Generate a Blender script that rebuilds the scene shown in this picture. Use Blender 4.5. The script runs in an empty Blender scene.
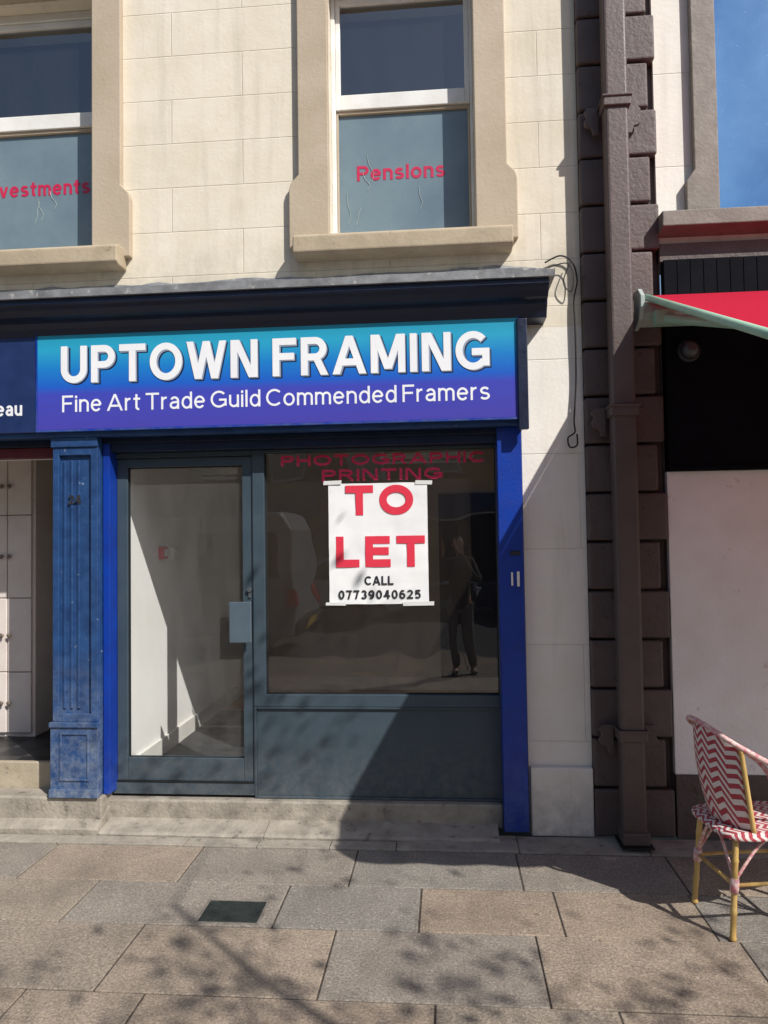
import bpy, bmesh, math, random
from mathutils import Vector, Matrix, noise
random.seed(7)
rad = math.radians
SC = bpy.context.scene
C = SC.collection
SC.view_settings.view_transform = 'Standard'
SC.view_settings.look = 'None'
SC.view_settings.exposure = 0

# ------------------------------------------------------------------ camera
F = 740.0; CH = 1.76
ROT = (Matrix.Rotation(rad(4.8), 3, 'Z') @ Matrix.Rotation(rad(92.0), 3, 'X') @ Matrix.Rotation(rad(-0.84), 3, 'Z'))
cd = bpy.data.cameras.new('camera'); cam = bpy.data.objects.new('camera', cd); C.objects.link(cam)
cd.sensor_width = 36; cd.lens = F / 1024 * 36; cd.clip_start = 0.05; cd.clip_end = 500
cam.matrix_world = Matrix.Translation((0, 0, CH)) @ ROT.to_4x4()
SC.camera = cam

def P(px, py, Y):
    d = ROT @ Vector(((px - 384) / F, (512 - py) / F, -1)); t = Y / d.y
    return d.x * t, CH + d.z * t
def PX(px, py, Y): return P(px, py, Y)[0]
def PZ(px, py, Y): return P(px, py, Y)[1]
def G(px, py, z=0):
    d = ROT @ Vector(((px - 384) / F, (512 - py) / F, -1)); t = (z - CH) / d.z
    return Vector((d.x * t, d.y * t, z))

# ------------------------------------------------------------------ materials
def lin(h):
    r = [int(h[i:i + 2], 16) / 255 for i in (0, 2, 4)]
    return tuple(((c / 12.92) if c <= .04045 else ((c + .055) / 1.055) ** 2.4) for c in r)
def col4(c): return (c[0], c[1], c[2], 1)
class N:
    def __init__(s, name):
        s.m = bpy.data.materials.new(name); s.m.use_nodes = True
        s.nt = s.m.node_tree; s.nt.nodes.clear()
        s.out = s.add('ShaderNodeOutputMaterial')
    def add(s, t, **k):
        n = s.nt.nodes.new(t)
        for a, b in k.items(): setattr(n, a, b)
        return n
    def l(s, a, b): s.nt.links.new(a, b)
    def val(s, node, i, v):
        if isinstance(v, bpy.types.NodeSocket): s.l(v, node.inputs[i])
        else: node.inputs[i].default_value = v
    def math(s, op, a, b=0.0, c=None):
        n = s.add('ShaderNodeMath', operation=op); s.val(n, 0, a); s.val(n, 1, b)
        if c is not None: s.val(n, 2, c)
        return n.outputs[0]
    def mix(s, f, a, b, mode='MIX'):
        n = s.add('ShaderNodeMixRGB', blend_type=mode)
        s.val(n, 0, f)
        s.val(n, 1, a if not isinstance(a, tuple) else col4(a))
        s.val(n, 2, b if not isinstance(b, tuple) else col4(b))
        return n.outputs[0]
    def coord(s, stretch=(1, 1, 1)):
        tc = s.add('ShaderNodeTexCoord'); mp = s.add('ShaderNodeMapping'); mp.inputs['Scale'].default_value = stretch
        s.l(tc.outputs['Object'], mp.inputs[0]); return mp.outputs[0]
    def noise(s, vec, scale, detail=4, rough=.6):
        n = s.add('ShaderNodeTexNoise'); s.l(vec, n.inputs['Vector'])
        n.inputs['Scale'].default_value = scale; n.inputs['Detail'].default_value = detail
        n.inputs['Roughness'].default_value = rough
        return n.outputs[0]
    def step(s, v, a, b):
        n = s.add('ShaderNodeMapRange'); s.val(n, 0, v); n.inputs[1].default_value = a; n.inputs[2].default_value = b
        return n.outputs[0]
    def bsdf(s, color, rough=.6, metal=0.0, bump=None, bstr=.3, bdist=.01, spec=.5, **k):
        b = s.add('ShaderNodeBsdfPrincipled')
        s.val(b, 'Base Color', color if not isinstance(color, tuple) else col4(color))
        s.val(b, 'Roughness', rough); s.val(b, 'Metallic', metal); b.inputs['Specular IOR Level'].default_value = spec
        if bump is not None:
            bp = s.add('ShaderNodeBump'); bp.inputs['Strength'].default_value = bstr; bp.inputs['Distance'].default_value = bdist
            s.l(bump, bp.inputs['Height']); s.l(bp.outputs[0], b.inputs['Normal'])
        s.l(b.outputs[0], s.out.inputs[0]); return b
def M(name, c1, c2=None, scale=6, rough=.6, bump=.15, bscale=60, metal=0.0, stretch=(1, 1, 1), chip=None, spec=.5, foot=None):
    n = N(name)
    c1 = lin(c1) if isinstance(c1, str) else c1
    c2 = c1 if c2 is None else (lin(c2) if isinstance(c2, str) else c2)
    v = n.coord(stretch); v0 = n.coord()
    col = n.mix(n.step(n.noise(v, scale, 5), .35, .65), c1, c2)
    fine = n.noise(v0, bscale, 3)
    r = n.math('ADD', n.math('MULTIPLY', n.noise(v, scale * 2, 3), .25), rough - .12)
    if chip:
        cc, th, cs = chip
        m = n.step(n.noise(v0, cs, 6, .7), th, th + .04)
        col = n.mix(n.math('MULTIPLY', m, .75), col, lin(cc) if isinstance(cc, str) else cc)
    if foot:
        fc, z0, z1 = foot
        sp = n.add('ShaderNodeSeparateXYZ'); n.l(v0, sp.inputs[0])
        g = n.math('MULTIPLY', n.step(sp.outputs[2], z1, z0), n.step(n.noise(v0, 14, 6, .75), .38, .72))
        col = n.mix(n.math('MULTIPLY', g, .7), col, lin(fc))
    n.bsdf(col, r, metal, fine, bump, .01, spec)
    return n.m

def ashlar(name, c1, c2, joint, bw, bh, offz=0.0, offx=0.0, dirt='6b6558', dirty=.45, jstr=.35):
    n = N(name); v = n.coord()
    sp = n.add('ShaderNodeSeparateXYZ'); n.l(v, sp.inputs[0])
    cb = n.add('ShaderNodeCombineXYZ'); n.l(n.math('ADD', sp.outputs[0], 20 + offx), cb.inputs[0]); n.l(n.math('ADD', sp.outputs[2], 20 + offz), cb.inputs[1])
    br = n.add('ShaderNodeTexBrick'); n.l(cb.outputs[0], br.inputs['Vector'])
    br.inputs['Scale'].default_value = 1; br.inputs['Brick Width'].default_value = bw; br.inputs['Row Height'].default_value = bh
    br.inputs['Mortar Size'].default_value = .004; br.inputs['Mortar Smooth'].default_value = .7
    br.inputs['Color1'].default_value = (1, 1, 1, 1); br.inputs['Color2'].default_value = (.94, .94, .93, 1); br.inputs['Mortar'].default_value = (.8, .78, .75, 1)
    base = n.mix(n.step(n.noise(v, 3.0, 6), .35, .68), lin(c1), lin(c2))
    base = n.mix(jstr * 2, base, br.outputs[0], 'MULTIPLY')
    vs = n.coord((7, 7, .55))
    streak = n.math('MULTIPLY', n.step(n.noise(vs, 1.4, 6, .7), .5, .82), dirty)
    base = n.mix(streak, base, lin(dirt))
    g = n.math('MULTIPLY', n.step(sp.outputs[2], 3.75, 3.28), n.step(n.noise(v, 5, 6, .7), .35, .75))
    g2 = n.math('MULTIPLY', n.step(sp.outputs[2], .45, 0.0), n.step(n.noise(v, 9, 6, .7), .3, .7))
    above = n.math('GREATER_THAN', sp.outputs[2], 3.2)
    base = n.mix(n.math('MULTIPLY', n.math('MULTIPLY', g, above), .6), base, lin(dirt))
    base = n.mix(n.math('MULTIPLY', g2, .6), base, lin('5d5850'))
    pits = n.step(n.noise(v, 34, 6, .75), .64, .72)
    base = n.mix(n.math('MULTIPLY', pits, .3), base, lin('9c9080'))
    h = n.math('ADD', n.math('MULTIPLY', n.noise(v, 40, 6, .7), .35), n.math('MULTIPLY', br.outputs['Fac'], -.9))
    h = n.math('ADD', h, n.math('MULTIPLY', n.noise(v, 5, 4), .8))
    n.bsdf(base, .8, 0, h, .5, .008, .3)
    return n.m

def glass(name, tint=(.82, .86, .86), refl=.09, dust=.03, dust_haze_col=(.7, .72, .72), rough=0.0):
    n = N(name)
    tr = n.add('ShaderNodeBsdfTransparent'); tr.inputs[0].default_value = col4(tint)
    gl = n.add('ShaderNodeBsdfGlossy'); gl.inputs['Roughness'].default_value = rough
    v = n.coord(); bp = n.add('ShaderNodeBump'); bp.inputs['Strength'].default_value = .06; bp.inputs['Distance'].default_value = .05
    n.l(n.noise(v, 2.6, 1), bp.inputs['Height']); n.l(bp.outputs[0], gl.inputs['Normal'])
    lw = n.add('ShaderNodeLayerWeight'); lw.inputs[0].default_value = .5
    f = n.math('ADD', n.math('MULTIPLY', n.math('POWER', lw.outputs['Facing'], 4.0), .8), refl)
    mx = n.add('ShaderNodeMixShader'); n.l(f, mx.inputs[0]); n.l(tr.outputs[0], mx.inputs[1]); n.l(gl.outputs[0], mx.inputs[2])
    df = n.add('ShaderNodeBsdfDiffuse'); df.inputs[0].default_value = col4(dust_haze_col)
    m2 = n.add('ShaderNodeMixShader')
    vs = n.coord((3, 3, .6))
    n.l(n.math('ADD', n.math('MULTIPLY', n.step(n.noise(vs, 3, 6, .7), .25, .8), dust), dust * .4), m2.inputs[0])
    n.l(mx.outputs[0], m2.inputs[1]); n.l(df.outputs[0], m2.inputs[2]); n.l(m2.outputs[0], n.out.inputs[0])
    return n.m

m_wall = ashlar('cream_painted_ashlar', 'e8decc', 'ddd2bc', None, .92, .285, -.06, .1, dirt='8a8272', dirty=.33)
m_pier = ashlar('pale_pier_stone', 'f2ece2', 'e9e2d6', None, .9, .57, -.02, .35, dirt='8b8478', dirty=.25)
m_trim = M('window_trim_stone', 'bbab95', 'b0a089', 3, .75, .2, 50, chip=('a09078', .66, 14))
m_sill = M('sill_stone', 'b9a98f', 'a6967e', 5, .75, .25, 50, chip=('84755f', .64, 12))
m_lead = M('lead_flashing', '9a9b9c', '77787a', 9, .55, .4, 18, metal=.15, chip=('c0beb8', .6, 14))
m_navy = M('navy_gloss_paint', '0c1730', '111f3a', 8, .4, .15, 50)
m_navyw = M('weathered_navy_paint', '1c3a66', '254a7a', 10, .5, .3, 40, chip=('8a97a2', .65, 19), foot=('a3aaae', .1, 1.1))
m_navys = M('navy_sign_face', '1b2c55', '1f3260', 6, .4, .05, 60)
m_blue = M('bright_blue_paint', '0b3a9c', '0d3088', 6, .4, .15, 60, foot=('5c6c90', .0, .5))
m_grey = M('slate_grey_metal', '384650', '3f4d56', 4, .45, .04, 150, foot=('6e6e6a', .1, .6))
m_greyd = M('dark_rubber_seal', '15181a', None, 4, .6, .05, 150)
m_white = M('white_gloss_paint', 'ebe9e4', 'dddad2', 6, .45, .1, 60)
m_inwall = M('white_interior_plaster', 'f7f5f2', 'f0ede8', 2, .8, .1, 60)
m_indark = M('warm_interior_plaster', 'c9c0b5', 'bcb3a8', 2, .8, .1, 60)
m_upper = M('dim_upper_room', '2b3040', '353a48', 2, .8, .1, 60)  # room darkness put into the base colour
m_ceil = M('ceiling_tiles', 'ecebe6', 'e2e0da', 2, .9, .1, 60)
m_matc = M('charcoal_door_mat', '303033', '3c3c3f', 40, .95, .8, 160)
m_brown = M('brown_painted_stone', '564946', '625450', 6, .6, .5, 35, chip=('40352f', .62, 16))
m_brownw = M('grey_brown_window_trim', '8a8177', '7b7269', 6, .65, .3, 40)
m_pipe = M('brown_pipe_paint', '554844', '5f504c', 6, .5, .25, 50, chip=('3c312e', .66, 20))
m_black = M('black_painted_board', '0b0d13', '0f1219', 6, .85, .2, 40, spec=.12)
m_white2 = M('white_render', 'fbf7f4', 'f4efea', 4, .75, .35, 40, chip=('dad0c8', .64, 10))
m_step = M('worn_step_stone', 'a89f91', '8b8377', 7, .85, .6, 45, chip=('6d665c', .6, 14))
m_marble = M('beige_step_stone', 'b8ab95', 'a39680', 7, .7, .3, 45, chip=('7c7262', .62, 20))
m_pink = M('crimson_vinyl', 'c8204f', 'b81c48', 4, .5, .0, 60)
m_dkred = M('bright_red_vinyl', 'e83462', 'dc2c58', 4, .5, .0, 60)
m_red = M('poster_red_ink', 'e0324a', 'd82c44', 4, .7, .0, 60)
m_ink = M('poster_black_ink', '25252a', None, 4, .7, .0, 60)
m_letter = M('sign_white_lettering', 'f0f0f0', 'e8e8ea', 4, .4, .0, 60)
m_lgrey = M('sign_letter_edge', '8e9ab0', None, 4, .4, .0, 60)
m_lshadow = M('sign_letter_shadow', '0c1638', None, 4, .5, .0, 60)
m_redframe = M('dark_red_paint', '641a24', '571620', 8, .5, .15, 60)
m_cup = M('cupboard_cream_paint', 'e6dcd3', 'dccfc6', 5, .5, .1, 60)
m_knob = M('dull_knob', '7d7064', None, 5, .4, .05, 60, metal=.2)
m_steel = M('brushed_steel', 'a9adb0', '93989b', 30, .35, .05, 120, metal=.9)
m_cable = M('black_cable', '17171a', None, 5, .6, .1, 60)
m_green = M('pale_green_powder_coat', 'a3c6ae', '92b6a0', 6, .45, .05, 80)
m_gwhite = M('cassette_pale_metal', 'b9c2bc', 'a3ada7', 6, .45, .05, 80)
m_bamboo = M('tan_bamboo', 'cfae6c', 'b08c4e', 14, .45, .15, 70, stretch=(1, 1, .3))
m_table = M('dark_table_metal', '2d2f33', '383a3f', 6, .4, .05, 80, metal=.4)
m_frost = M('frosted_blue_glass_film', '75878f', '617581', 2.2, .3, .03, 60, spec=.8)
m_skyrefl = M('painted_sky_reflection', '3f70a8', '5b8cc0', 1.1, .14, .05, 12, spec=.9, chip=('9fbcd8', .66, 40))  # reflected sky painted into the pane colour, pale flecks included
m_glass = glass('shop_window_glass', (.94, .94, .93), .10, .022, (.5, .42, .36))  # brown tint of the dust layer painted to warm and lift the interior
m_doorglass = glass('door_glass', (.97, .98, .97), .06, .05, (.78, .78, .74))
m_upglass = glass('upper_window_glass', (.55, .62, .7), .22, .015)
m_paper = M('poster_paper', 'f0f0ee', 'e6e6e6', 5, .75, .08, 25)
m_tape = M('pale_tape', 'dcdcd8', None, 5, .35, .02, 25)

def sign_material(z0, z1):
    n = N('sign_gradient_panel'); v = n.coord()
    sp = n.add('ShaderNodeSeparateXYZ'); n.l(v, sp.inputs[0])
    f = n.step(sp.outputs[2], z0, z1)
    r = n.add('ShaderNodeValToRGB'); n.l(f, r.inputs[0]); e = r.color_ramp.elements
    e[0].position = 0; e[0].color = col4(lin('4a44a8')); e[1].position = 1; e[1].color = col4(lin('2396b0'))
    for p, c in ((.36, '4248b4'), (.44, '1f5ec4'), (.62, '1a7cc8'), (.82, '2aa2c6')):
        x = e.new(p); x.color = col4(lin(c))
    n.bsdf(n.mix(n.math('MULTIPLY', n.noise(v, 3, 4), .12), r.outputs[0], lin('20306a')), .35, 0, n.noise(v, 6, 2), .03)
    return n.m

def slab_material():
    n = N('granite_paving_slabs'); v = n.coord()
    ge = n.add('ShaderNodeNewGeometry')
    r = n.add('ShaderNodeValToRGB'); n.l(ge.outputs['Random Per Island'], r.inputs[0]); e = r.color_ramp.elements
    r.color_ramp.interpolation = 'CONSTANT'
    e[0].position = 0; e[0].color = col4(lin('a89d8f')); e[1].position = .86; e[1].color = col4(lin('b0a18e'))
    for p, c in ((.16, 'b29f8a'), (.32, 'a19a8f'), (.46, 'b5a38e'), (.6, '9e978d'), (.74, 'ac9d8b')):
        x = e.new(p); x.color = col4(lin(c))
    sp1 = n.step(n.noise(v, 85, 3, .75), .42, .6)
    c = n.mix(n.math('MULTIPLY', sp1, .52), r.outputs[0], lin('463f39'))
    sp2 = n.step(n.noise(v, 62, 4, .8), .56, .66)
    c = n.mix(n.math('MULTIPLY', sp2, .5), c, lin('e4d9cb'))
    sp3 = n.step(n.noise(v, 210, 2, .7), .4, .62)
    c = n.mix(n.math('MULTIPLY', sp3, .3), c, lin('4a433d'))
    blot = n.step(n.noise(v, 2.2, 6, .65), .42, .7)
    c = n.mix(n.math('MULTIPLY', blot, .38), c, lin('554e47'))
    st = n.step(n.noise(v, 9, 7, .75), .48, .7)
    c = n.mix(n.math('MULTIPLY', st, .3), c, lin('4f4943'))
    gum = n.add('ShaderNodeTexVoronoi'); n.l(v, gum.inputs['Vector']); gum.inputs['Scale'].default_value = 5.5
    gm = n.math('LESS_THAN', gum.outputs['Distance'], .08)
    gm = n.math('MULTIPLY', gm, n.step(n.noise(v, 1.7, 2), .5, .55))
    c = n.mix(n.math('MULTIPLY', gm, .35), c, lin('3d3935'))
    n.bsdf(c, .75, 0, n.noise(v, 80, 4, .75), .7, .006, .4)
    return n.m
m_slab = slab_material()
m_bed = M('joint_sand', '3a342e', '5a5046', 20, .95, .6, 90)
m_kerb = M('granite_kerb', '857d74', '6e675f', 30, .8, .4, 90)
m_asph = M('asphalt', (.05, .05, .052), (.07, .068, .067), 60, .9, .6, 150)
m_ground = M('far_ground', (.09, .1, .07), (.12, .11, .09), .5, .95, .3, 5)
m_paintline = M('yellow_road_paint', 'b79a2c', 'a08423', 20, .7, .2, 60)

def weave_material(name, a, b):
    n = N(name); v = n.coord(); sp = n.add('ShaderNodeSeparateXYZ'); n.l(v, sp.inputs[0])
    tri = n.math('PINGPONG', n.math('ADD', sp.outputs[1], 5.0), .035)
    u = n.math('ADD', n.math('ADD', sp.outputs[2], sp.outputs[0]), n.math('ADD', tri, 5.0))
    f = n.math('FRACT', n.math('MULTIPLY', u, 27.0))
    k = n.math('GREATER_THAN', f, .5)
    c = n.mix(k, lin(a), lin(b))
    bx = n.math('SINE', n.math('MULTIPLY', sp.outputs[1], 700.0)); bz = n.math('SINE', n.math('MULTIPLY', n.math('ADD', sp.outputs[2], sp.outputs[0]), 700.0))
    n.bsdf(c, .5, 0, n.math('MULTIPLY', bx, bz), .5, .004)
    return n.m
m_weave = weave_material('red_white_weave', 'b5404c', 'eadfd8')
m_wrap = M('pale_cane_binding', 'e2d0c4', 'c8707c', 60, .55, .3, 120)
def fabric():
    n = N('red_awning_canvas')
    c = n.mix(n.noise(n.coord(), 40, 3), lin('b0243a'), lin('c22e44'))
    d = n.add('ShaderNodeBsdfDiffuse'); n.l(c, d.inputs[0]); t = n.add('ShaderNodeBsdfTranslucent'); n.l(c, t.inputs[0])
    mx = n.add('ShaderNodeMixShader'); mx.inputs[0].default_value = .12
    n.l(d.outputs[0], mx.inputs[1]); n.l(t.outputs[0], mx.inputs[2]); n.l(mx.outputs[0], n.out.inputs[0]); return n.m
m_canvas = fabric()
def planks():
    n = N('brown_floorboards'); v = n.coord(); br = n.add('ShaderNodeTexBrick'); n.l(v, br.inputs['Vector'])
    br.inputs['Scale'].default_value = 1; br.inputs['Brick Width'].default_value = 1.2; br.inputs['Row Height'].default_value = .14
    br.inputs['Mortar Size'].default_value = .003
    br.inputs['Color1'].default_value = col4(lin('cc9c78')); br.inputs['Color2'].default_value = col4(lin('b58260')); br.inputs['Mortar'].default_value = col4(lin('4a3424'))
    n.bsdf(br.outputs[0], .35, 0, n.noise(n.coord((1, 8, 1)), 10, 4), .1); return n.m
m_floor = planks()
def tiles():
    n = N('checkered_floor_tiles'); ch = n.add('ShaderNodeTexChecker'); n.l(n.coord(), ch.inputs[0]); ch.inputs['Scale'].default_value = 5
    ch.inputs[1].default_value = col4(lin('1c1c1e')); ch.inputs[2].default_value = col4(lin('3c3a38'))
    n.bsdf(ch.outputs[0], .4); return n.m
m_tile = tiles()

# ------------------------------------------------------------------ mesh helpers
org = {}
def setp(o, label=None, cat=None, group=None, kind=None):
    if label: o['label'] = label
    if cat: o['category'] = cat
    if group: o['group'] = group
    if kind: o['kind'] = kind
    return o
def thing(name, label, cat, loc=(0, 0, 0), group=None, rotz=0):
    o = bpy.data.objects.new(name, None); C.objects.link(o); o.location = loc; o.rotation_euler = (0, 0, rotz)
    o.empty_display_size = .1
    org[o] = Vector(loc)
    return setp(o, label, cat, group)
class MB:
    def __init__(s): s.bm = bmesh.new()
    def box(s, x0, x1, y0, y1, z0, z1):
        if x1 < x0: x0, x1 = x1, x0
        if y1 < y0: y0, y1 = y1, y0
        if z1 < z0: z0, z1 = z1, z0
        v = [s.bm.verts.new(p) for p in ((x0, y0, z0), (x1, y0, z0), (x1, y1, z0), (x0, y1, z0), (x0, y0, z1), (x1, y0, z1), (x1, y1, z1), (x0, y1, z1))]
        for f in ((0, 3, 2, 1), (4, 5, 6, 7), (0, 1, 5, 4), (1, 2, 6, 5), (2, 3, 7, 6), (3, 0, 4, 7)): s.bm.faces.new([v[i] for i in f])
        return s
    def quad(s, *pts):
        s.bm.faces.new([s.bm.verts.new(p) for p in pts]); return s
    def prism(s, prof, axis, a, b):
        def mk(p, t):
            if axis == 'x': return (t, p[0], p[1])
            if axis == 'y': return (p[0], t, p[1])
            return (p[0], p[1], t)
        A = [s.bm.verts.new(mk(p, a)) for p in prof]; B = [s.bm.verts.new(mk(p, b)) for p in prof]
        n = len(prof)
        s.bm.faces.new(A); s.bm.faces.new(B[::-1])
        for i in range(n): s.bm.faces.new([A[i], B[i], B[(i + 1) % n], A[(i + 1) % n]])
        return s
    def tube(s, pts, r, n=10, closed=False):
        pts = [Vector(p) for p in pts]; m = len(pts)
        rs = r if isinstance(r, (list, tuple)) else [r] * m
        rings = []; up = None
        for i, p in enumerate(pts):
            if closed: t = pts[(i + 1) % m] - pts[i - 1]
            else: t = pts[min(i + 1, m - 1)] - pts[max(i - 1, 0)]
            t.normalize()
            if up is None:
                up = Vector((0, 0, 1)) if abs(t.z) < .9 else Vector((1, 0, 0))
            u = t.cross(up)
            if u.length < 1e-4: u = t.orthogonal()
            u.normalize(); w = u.cross(t).normalized(); up = w
            rings.append([s.bm.verts.new(p + (u * math.cos(a) + w * math.sin(a)) * rs[i]) for a in [2 * math.pi * k / n for k in range(n)]])
        for i in range(m if closed else m - 1):
            A, B = rings[i], rings[(i + 1) % m]
            for k in range(n): s.bm.faces.new([A[k], A[(k + 1) % n], B[(k + 1) % n], B[k]])
        if not closed:
            s.bm.faces.new(rings[0][::-1]); s.bm.faces.new(rings[-1])
        return s
    def build(s, name, m, parent=None, bevel=0, smooth=False, seg=2, loc=None):
        bmesh.ops.recalc_face_normals(s.bm, faces=s.bm.faces)
        o0 = org[parent] if parent is not None else Vector(loc or (0, 0, 0))
        if o0.length > 0: bmesh.ops.translate(s.bm, verts=s.bm.verts, vec=-o0)
        me = bpy.data.meshes.new(name); s.bm.to_mesh(me); s.bm.free()
        me.materials.append(m)
        if smooth:
            for p in me.polygons: p.use_smooth = True
        o = bpy.data.objects.new(name, me); C.objects.link(o)
        org[o] = o0
        if parent is not None: o.parent = parent
        else: o.location = o0
        if bevel:
            b = o.modifiers.new('Bevel', 'BEVEL'); b.width = bevel; b.segments = seg; b.limit_method = 'ANGLE'; b.angle_limit = rad(40)
        return o
def smooth_path(pts, n=6):
    pts = [Vector(p) for p in pts]; out = []
    for i in range(len(pts) - 1):
        p0 = pts[max(i - 1, 0)]; p1 = pts[i]; p2 = pts[i + 1]; p3 = pts[min(i + 2, len(pts) - 1)]
        for k in range(n):
            t = k / n
            out.append(.5 * ((2 * p1) + (-p0 + p2) * t + (2 * p0 - 5 * p1 + 4 * p2 - p3) * t * t + (-p0 + 3 * p1 - 3 * p2 + p3) * t ** 3))
    out.append(pts[-1]); return out
def frame_boxes(b, x0, x1, z0, z1, y0, y1, l, r, bt, tp):
    b.box(x0, x0 + l, y0, y1, z0, z1); b.box(x1 - r, x1, y0, y1, z0, z1)
    b.box(x0 + l, x1 - r, y0, y1, z0, z0 + bt); b.box(x0 + l, x1 - r, y0, y1, z1 - tp, z1)
    return b

# ---- sans serif stroke lettering: 'o' open line, 'c' closed line, 'd' diagonal with level ends
def arc(cx, cy, rx, ry, a0, a1, n=None):
    n = n or max(4, int(abs(a1 - a0) / 9))
    return [(cx + rx * math.cos(rad(a0 + (a1 - a0) * k / n)), cy + ry * math.sin(rad(a0 + (a1 - a0) * k / n))) for k in range(n + 1)]
def ell(cx, cy, rx, ry): return ('c', arc(cx, cy, rx, ry, 0, 360, 36)[:-1])
def o_(*p): return ('o', list(p))
def d_(*p): return ('d', list(p))
Pb = ('o', [(.02, 1), (.34, 1)] + arc(.34, .735, .26, .265, 90, -90)[1:] + [(.02, .47)])
GL = {
 'A': (.84, [d_((0, 0), (.42, 1)), d_((.84, 0), (.42, 1)), o_((.17, .27), (.67, .27))]),
 'C': (.76, [('o', arc(.43, .5, .43, .5, 44, 316))]),
 'E': (.58, [o_((.56, 1), (0, 1), (0, 0), (.58, 0)), o_((.05, .52), (.52, .52))]),
 'F': (.54, [o_((0, 0), (0, 1), (.54, 1)), o_((.05, .52), (.47, .52))]),
 'G': (.84, [('o', arc(.43, .5, .43, .5, 44, 320)), o_((.82, .12), (.82, .46)), o_((.80, .46), (.5, .46))]),
 'H': (.66, [o_((0, 0), (0, 1)), o_((.66, 0), (.66, 1)), o_((.04, .52), (.62, .52))]),
 'I': (.0, [o_((0, 0), (0, 1))]),
 'L': (.52, [o_((0, 1), (0, 0), (.52, 0))]),
 'M': (.86, [o_((0, 0), (0, 1)), o_((.86, 0), (.86, 1)), d_((.43, .12), (.05, 1)), d_((.43, .12), (.81, 1))]),
 'N': (.68, [o_((0, 0), (0, 1)), o_((.68, 0), (.68, 1)), d_((.62, 0), (.06, 1))]),
 'O': (.88, [ell(.44, .5, .44, .5)]),
 'P': (.60, [o_((0, 0), (0, 1)), Pb]),
 'R': (.64, [o_((0, 0), (0, 1)), Pb, d_((.64, 0), (.34, .42))]),
 'T': (.68, [o_((0, 1), (.68, 1)), o_((.34, .96), (.34, 0))]),
 'U': (.68, [('o', [(0, 1)] + arc(.34, .34, .34, .34, 180, 360) + [(.68, 1)])]),
 'W': (1.12, [d_((.28, 0), (.0, 1)), d_((.28, 0), (.56, 1)), d_((.84, 0), (.56, 1)), d_((.84, 0), (1.12, 1))]),
 'a': (.46, [('o', arc(.23, .47, .21, .24, 155, 0) + [(.44, 0)]), ('o', [(.42, .41), (.2, .38)] + arc(.19, .19, .19, .19, 90, 270)[1:] + [(.3, .01), (.42, .13)])]),
 'd': (.5, [o_((.5, 1), (.5, 0)), ell(.25, .35, .25, .36)]),
 'e': (.52, [('o', arc(.26, .35, .26, .36, 4, 322)), o_((.06, .37), (.46, .37))]),
 'i': (.0, [o_((0, 0), (0, .7)), o_((0, .94), (0, .97))]),
 'l': (.0, [o_((0, 0), (0, 1))]),
 'm': (.80, [o_((0, 0), (0, .71)), ('o', arc(.20, .48, .20, .23, 180, 0) + [(.40, 0)]), ('o', arc(.60, .48, .20, .23, 180, 0) + [(.80, 0)])]),
 'n': (.46, [o_((0, 0), (0, .71)), ('o', arc(.23, .46, .23, .25, 180, 0) + [(.46, 0)])]),
 'o': (.54, [ell(.27, .35, .27, .36)]),
 'r': (.26, [o_((0, 0), (0, .71)), ('o', arc(.24, .44, .24, .27, 180, 82))]),
 's': (.44, [('o', arc(.22, .535, .20, .175, 25, 255) + arc(.22, .175, .22, .175, 72, -155)[0:])]),
 't': (.28, [('o', [(.12, .94), (.12, .14)] + arc(.25, .14, .13, .14, 180, 285)[1:]), o_((0, .7), (.28, .7))]),
 'u': (.46, [('o', [(0, .7)] + arc(.23, .25, .23, .25, 180, 360)), o_((.46, .7), (.46, 0))]),
 'v': (.50, [d_((.25, 0), (0, .7)), d_((.25, 0), (.50, .7))]),
 '0': (.54, [ell(.27, .5, .27, .5)]),
 '2': (.54, [('o', arc(.27, .72, .26, .28, 165, -35) + [(.06, .04)]), o_((0, 0), (.54, 0))]),
 '3': (.54, [('o', arc(.26, .75, .24, .25, 150, -80)), ('o', arc(.26, .25, .27, .26, 85, -155))]),
 '4': (.58, [o_((.42, 0), (.42, 1)), d_((.04, .28), (.36, 1)), o_((.0, .28), (.58, .28))]),
 '5': (.54, [('o', [(.09, 1), (.05, .5)] + arc(.26, .32, .28, .32, 130, -150)[1:]), o_((.12, 1), (.5, 1))]),
 '6': (.54, [ell(.27, .3, .27, .3), ('o', [(0, .34)] + arc(.3, .45, .3, .55, 180, 55)[1:])]),
 '7': (.52, [o_((0, 1), (.52, 1)), d_((.18, 0), (.48, 1))]),
 '9': (.54, [ell(.27, .7, .27, .3), ('o', [(.54, .66)] + arc(.24, .55, .3, .55, 0, -125)[1:])]),
}
def strip_outline(pts, closed, h):
    n = len(pts); Lf = []; Rt = []
    V = [Vector((p[0], p[1])) for p in pts]
    for i in range(n):
        if closed: a = (V[i] - V[i - 1]).normalized(); c = (V[(i + 1) % n] - V[i]).normalized()
        else:
            a = (V[i] - V[i - 1]).normalized() if i > 0 else (V[1] - V[0]).normalized()
            c = (V[i + 1] - V[i]).normalized() if i < n - 1 else a
        na = Vector((-a.y, a.x)); nc = Vector((-c.y, c.x)); m = na + nc
        if m.length < 1e-5: m = na
        m.normalize(); k = 1 / max(.68, m.dot(na))
        p = V[i].copy()
        Lf.append(p + m * h * k); Rt.append(p - m * h * k)
    return Lf, Rt
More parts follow.
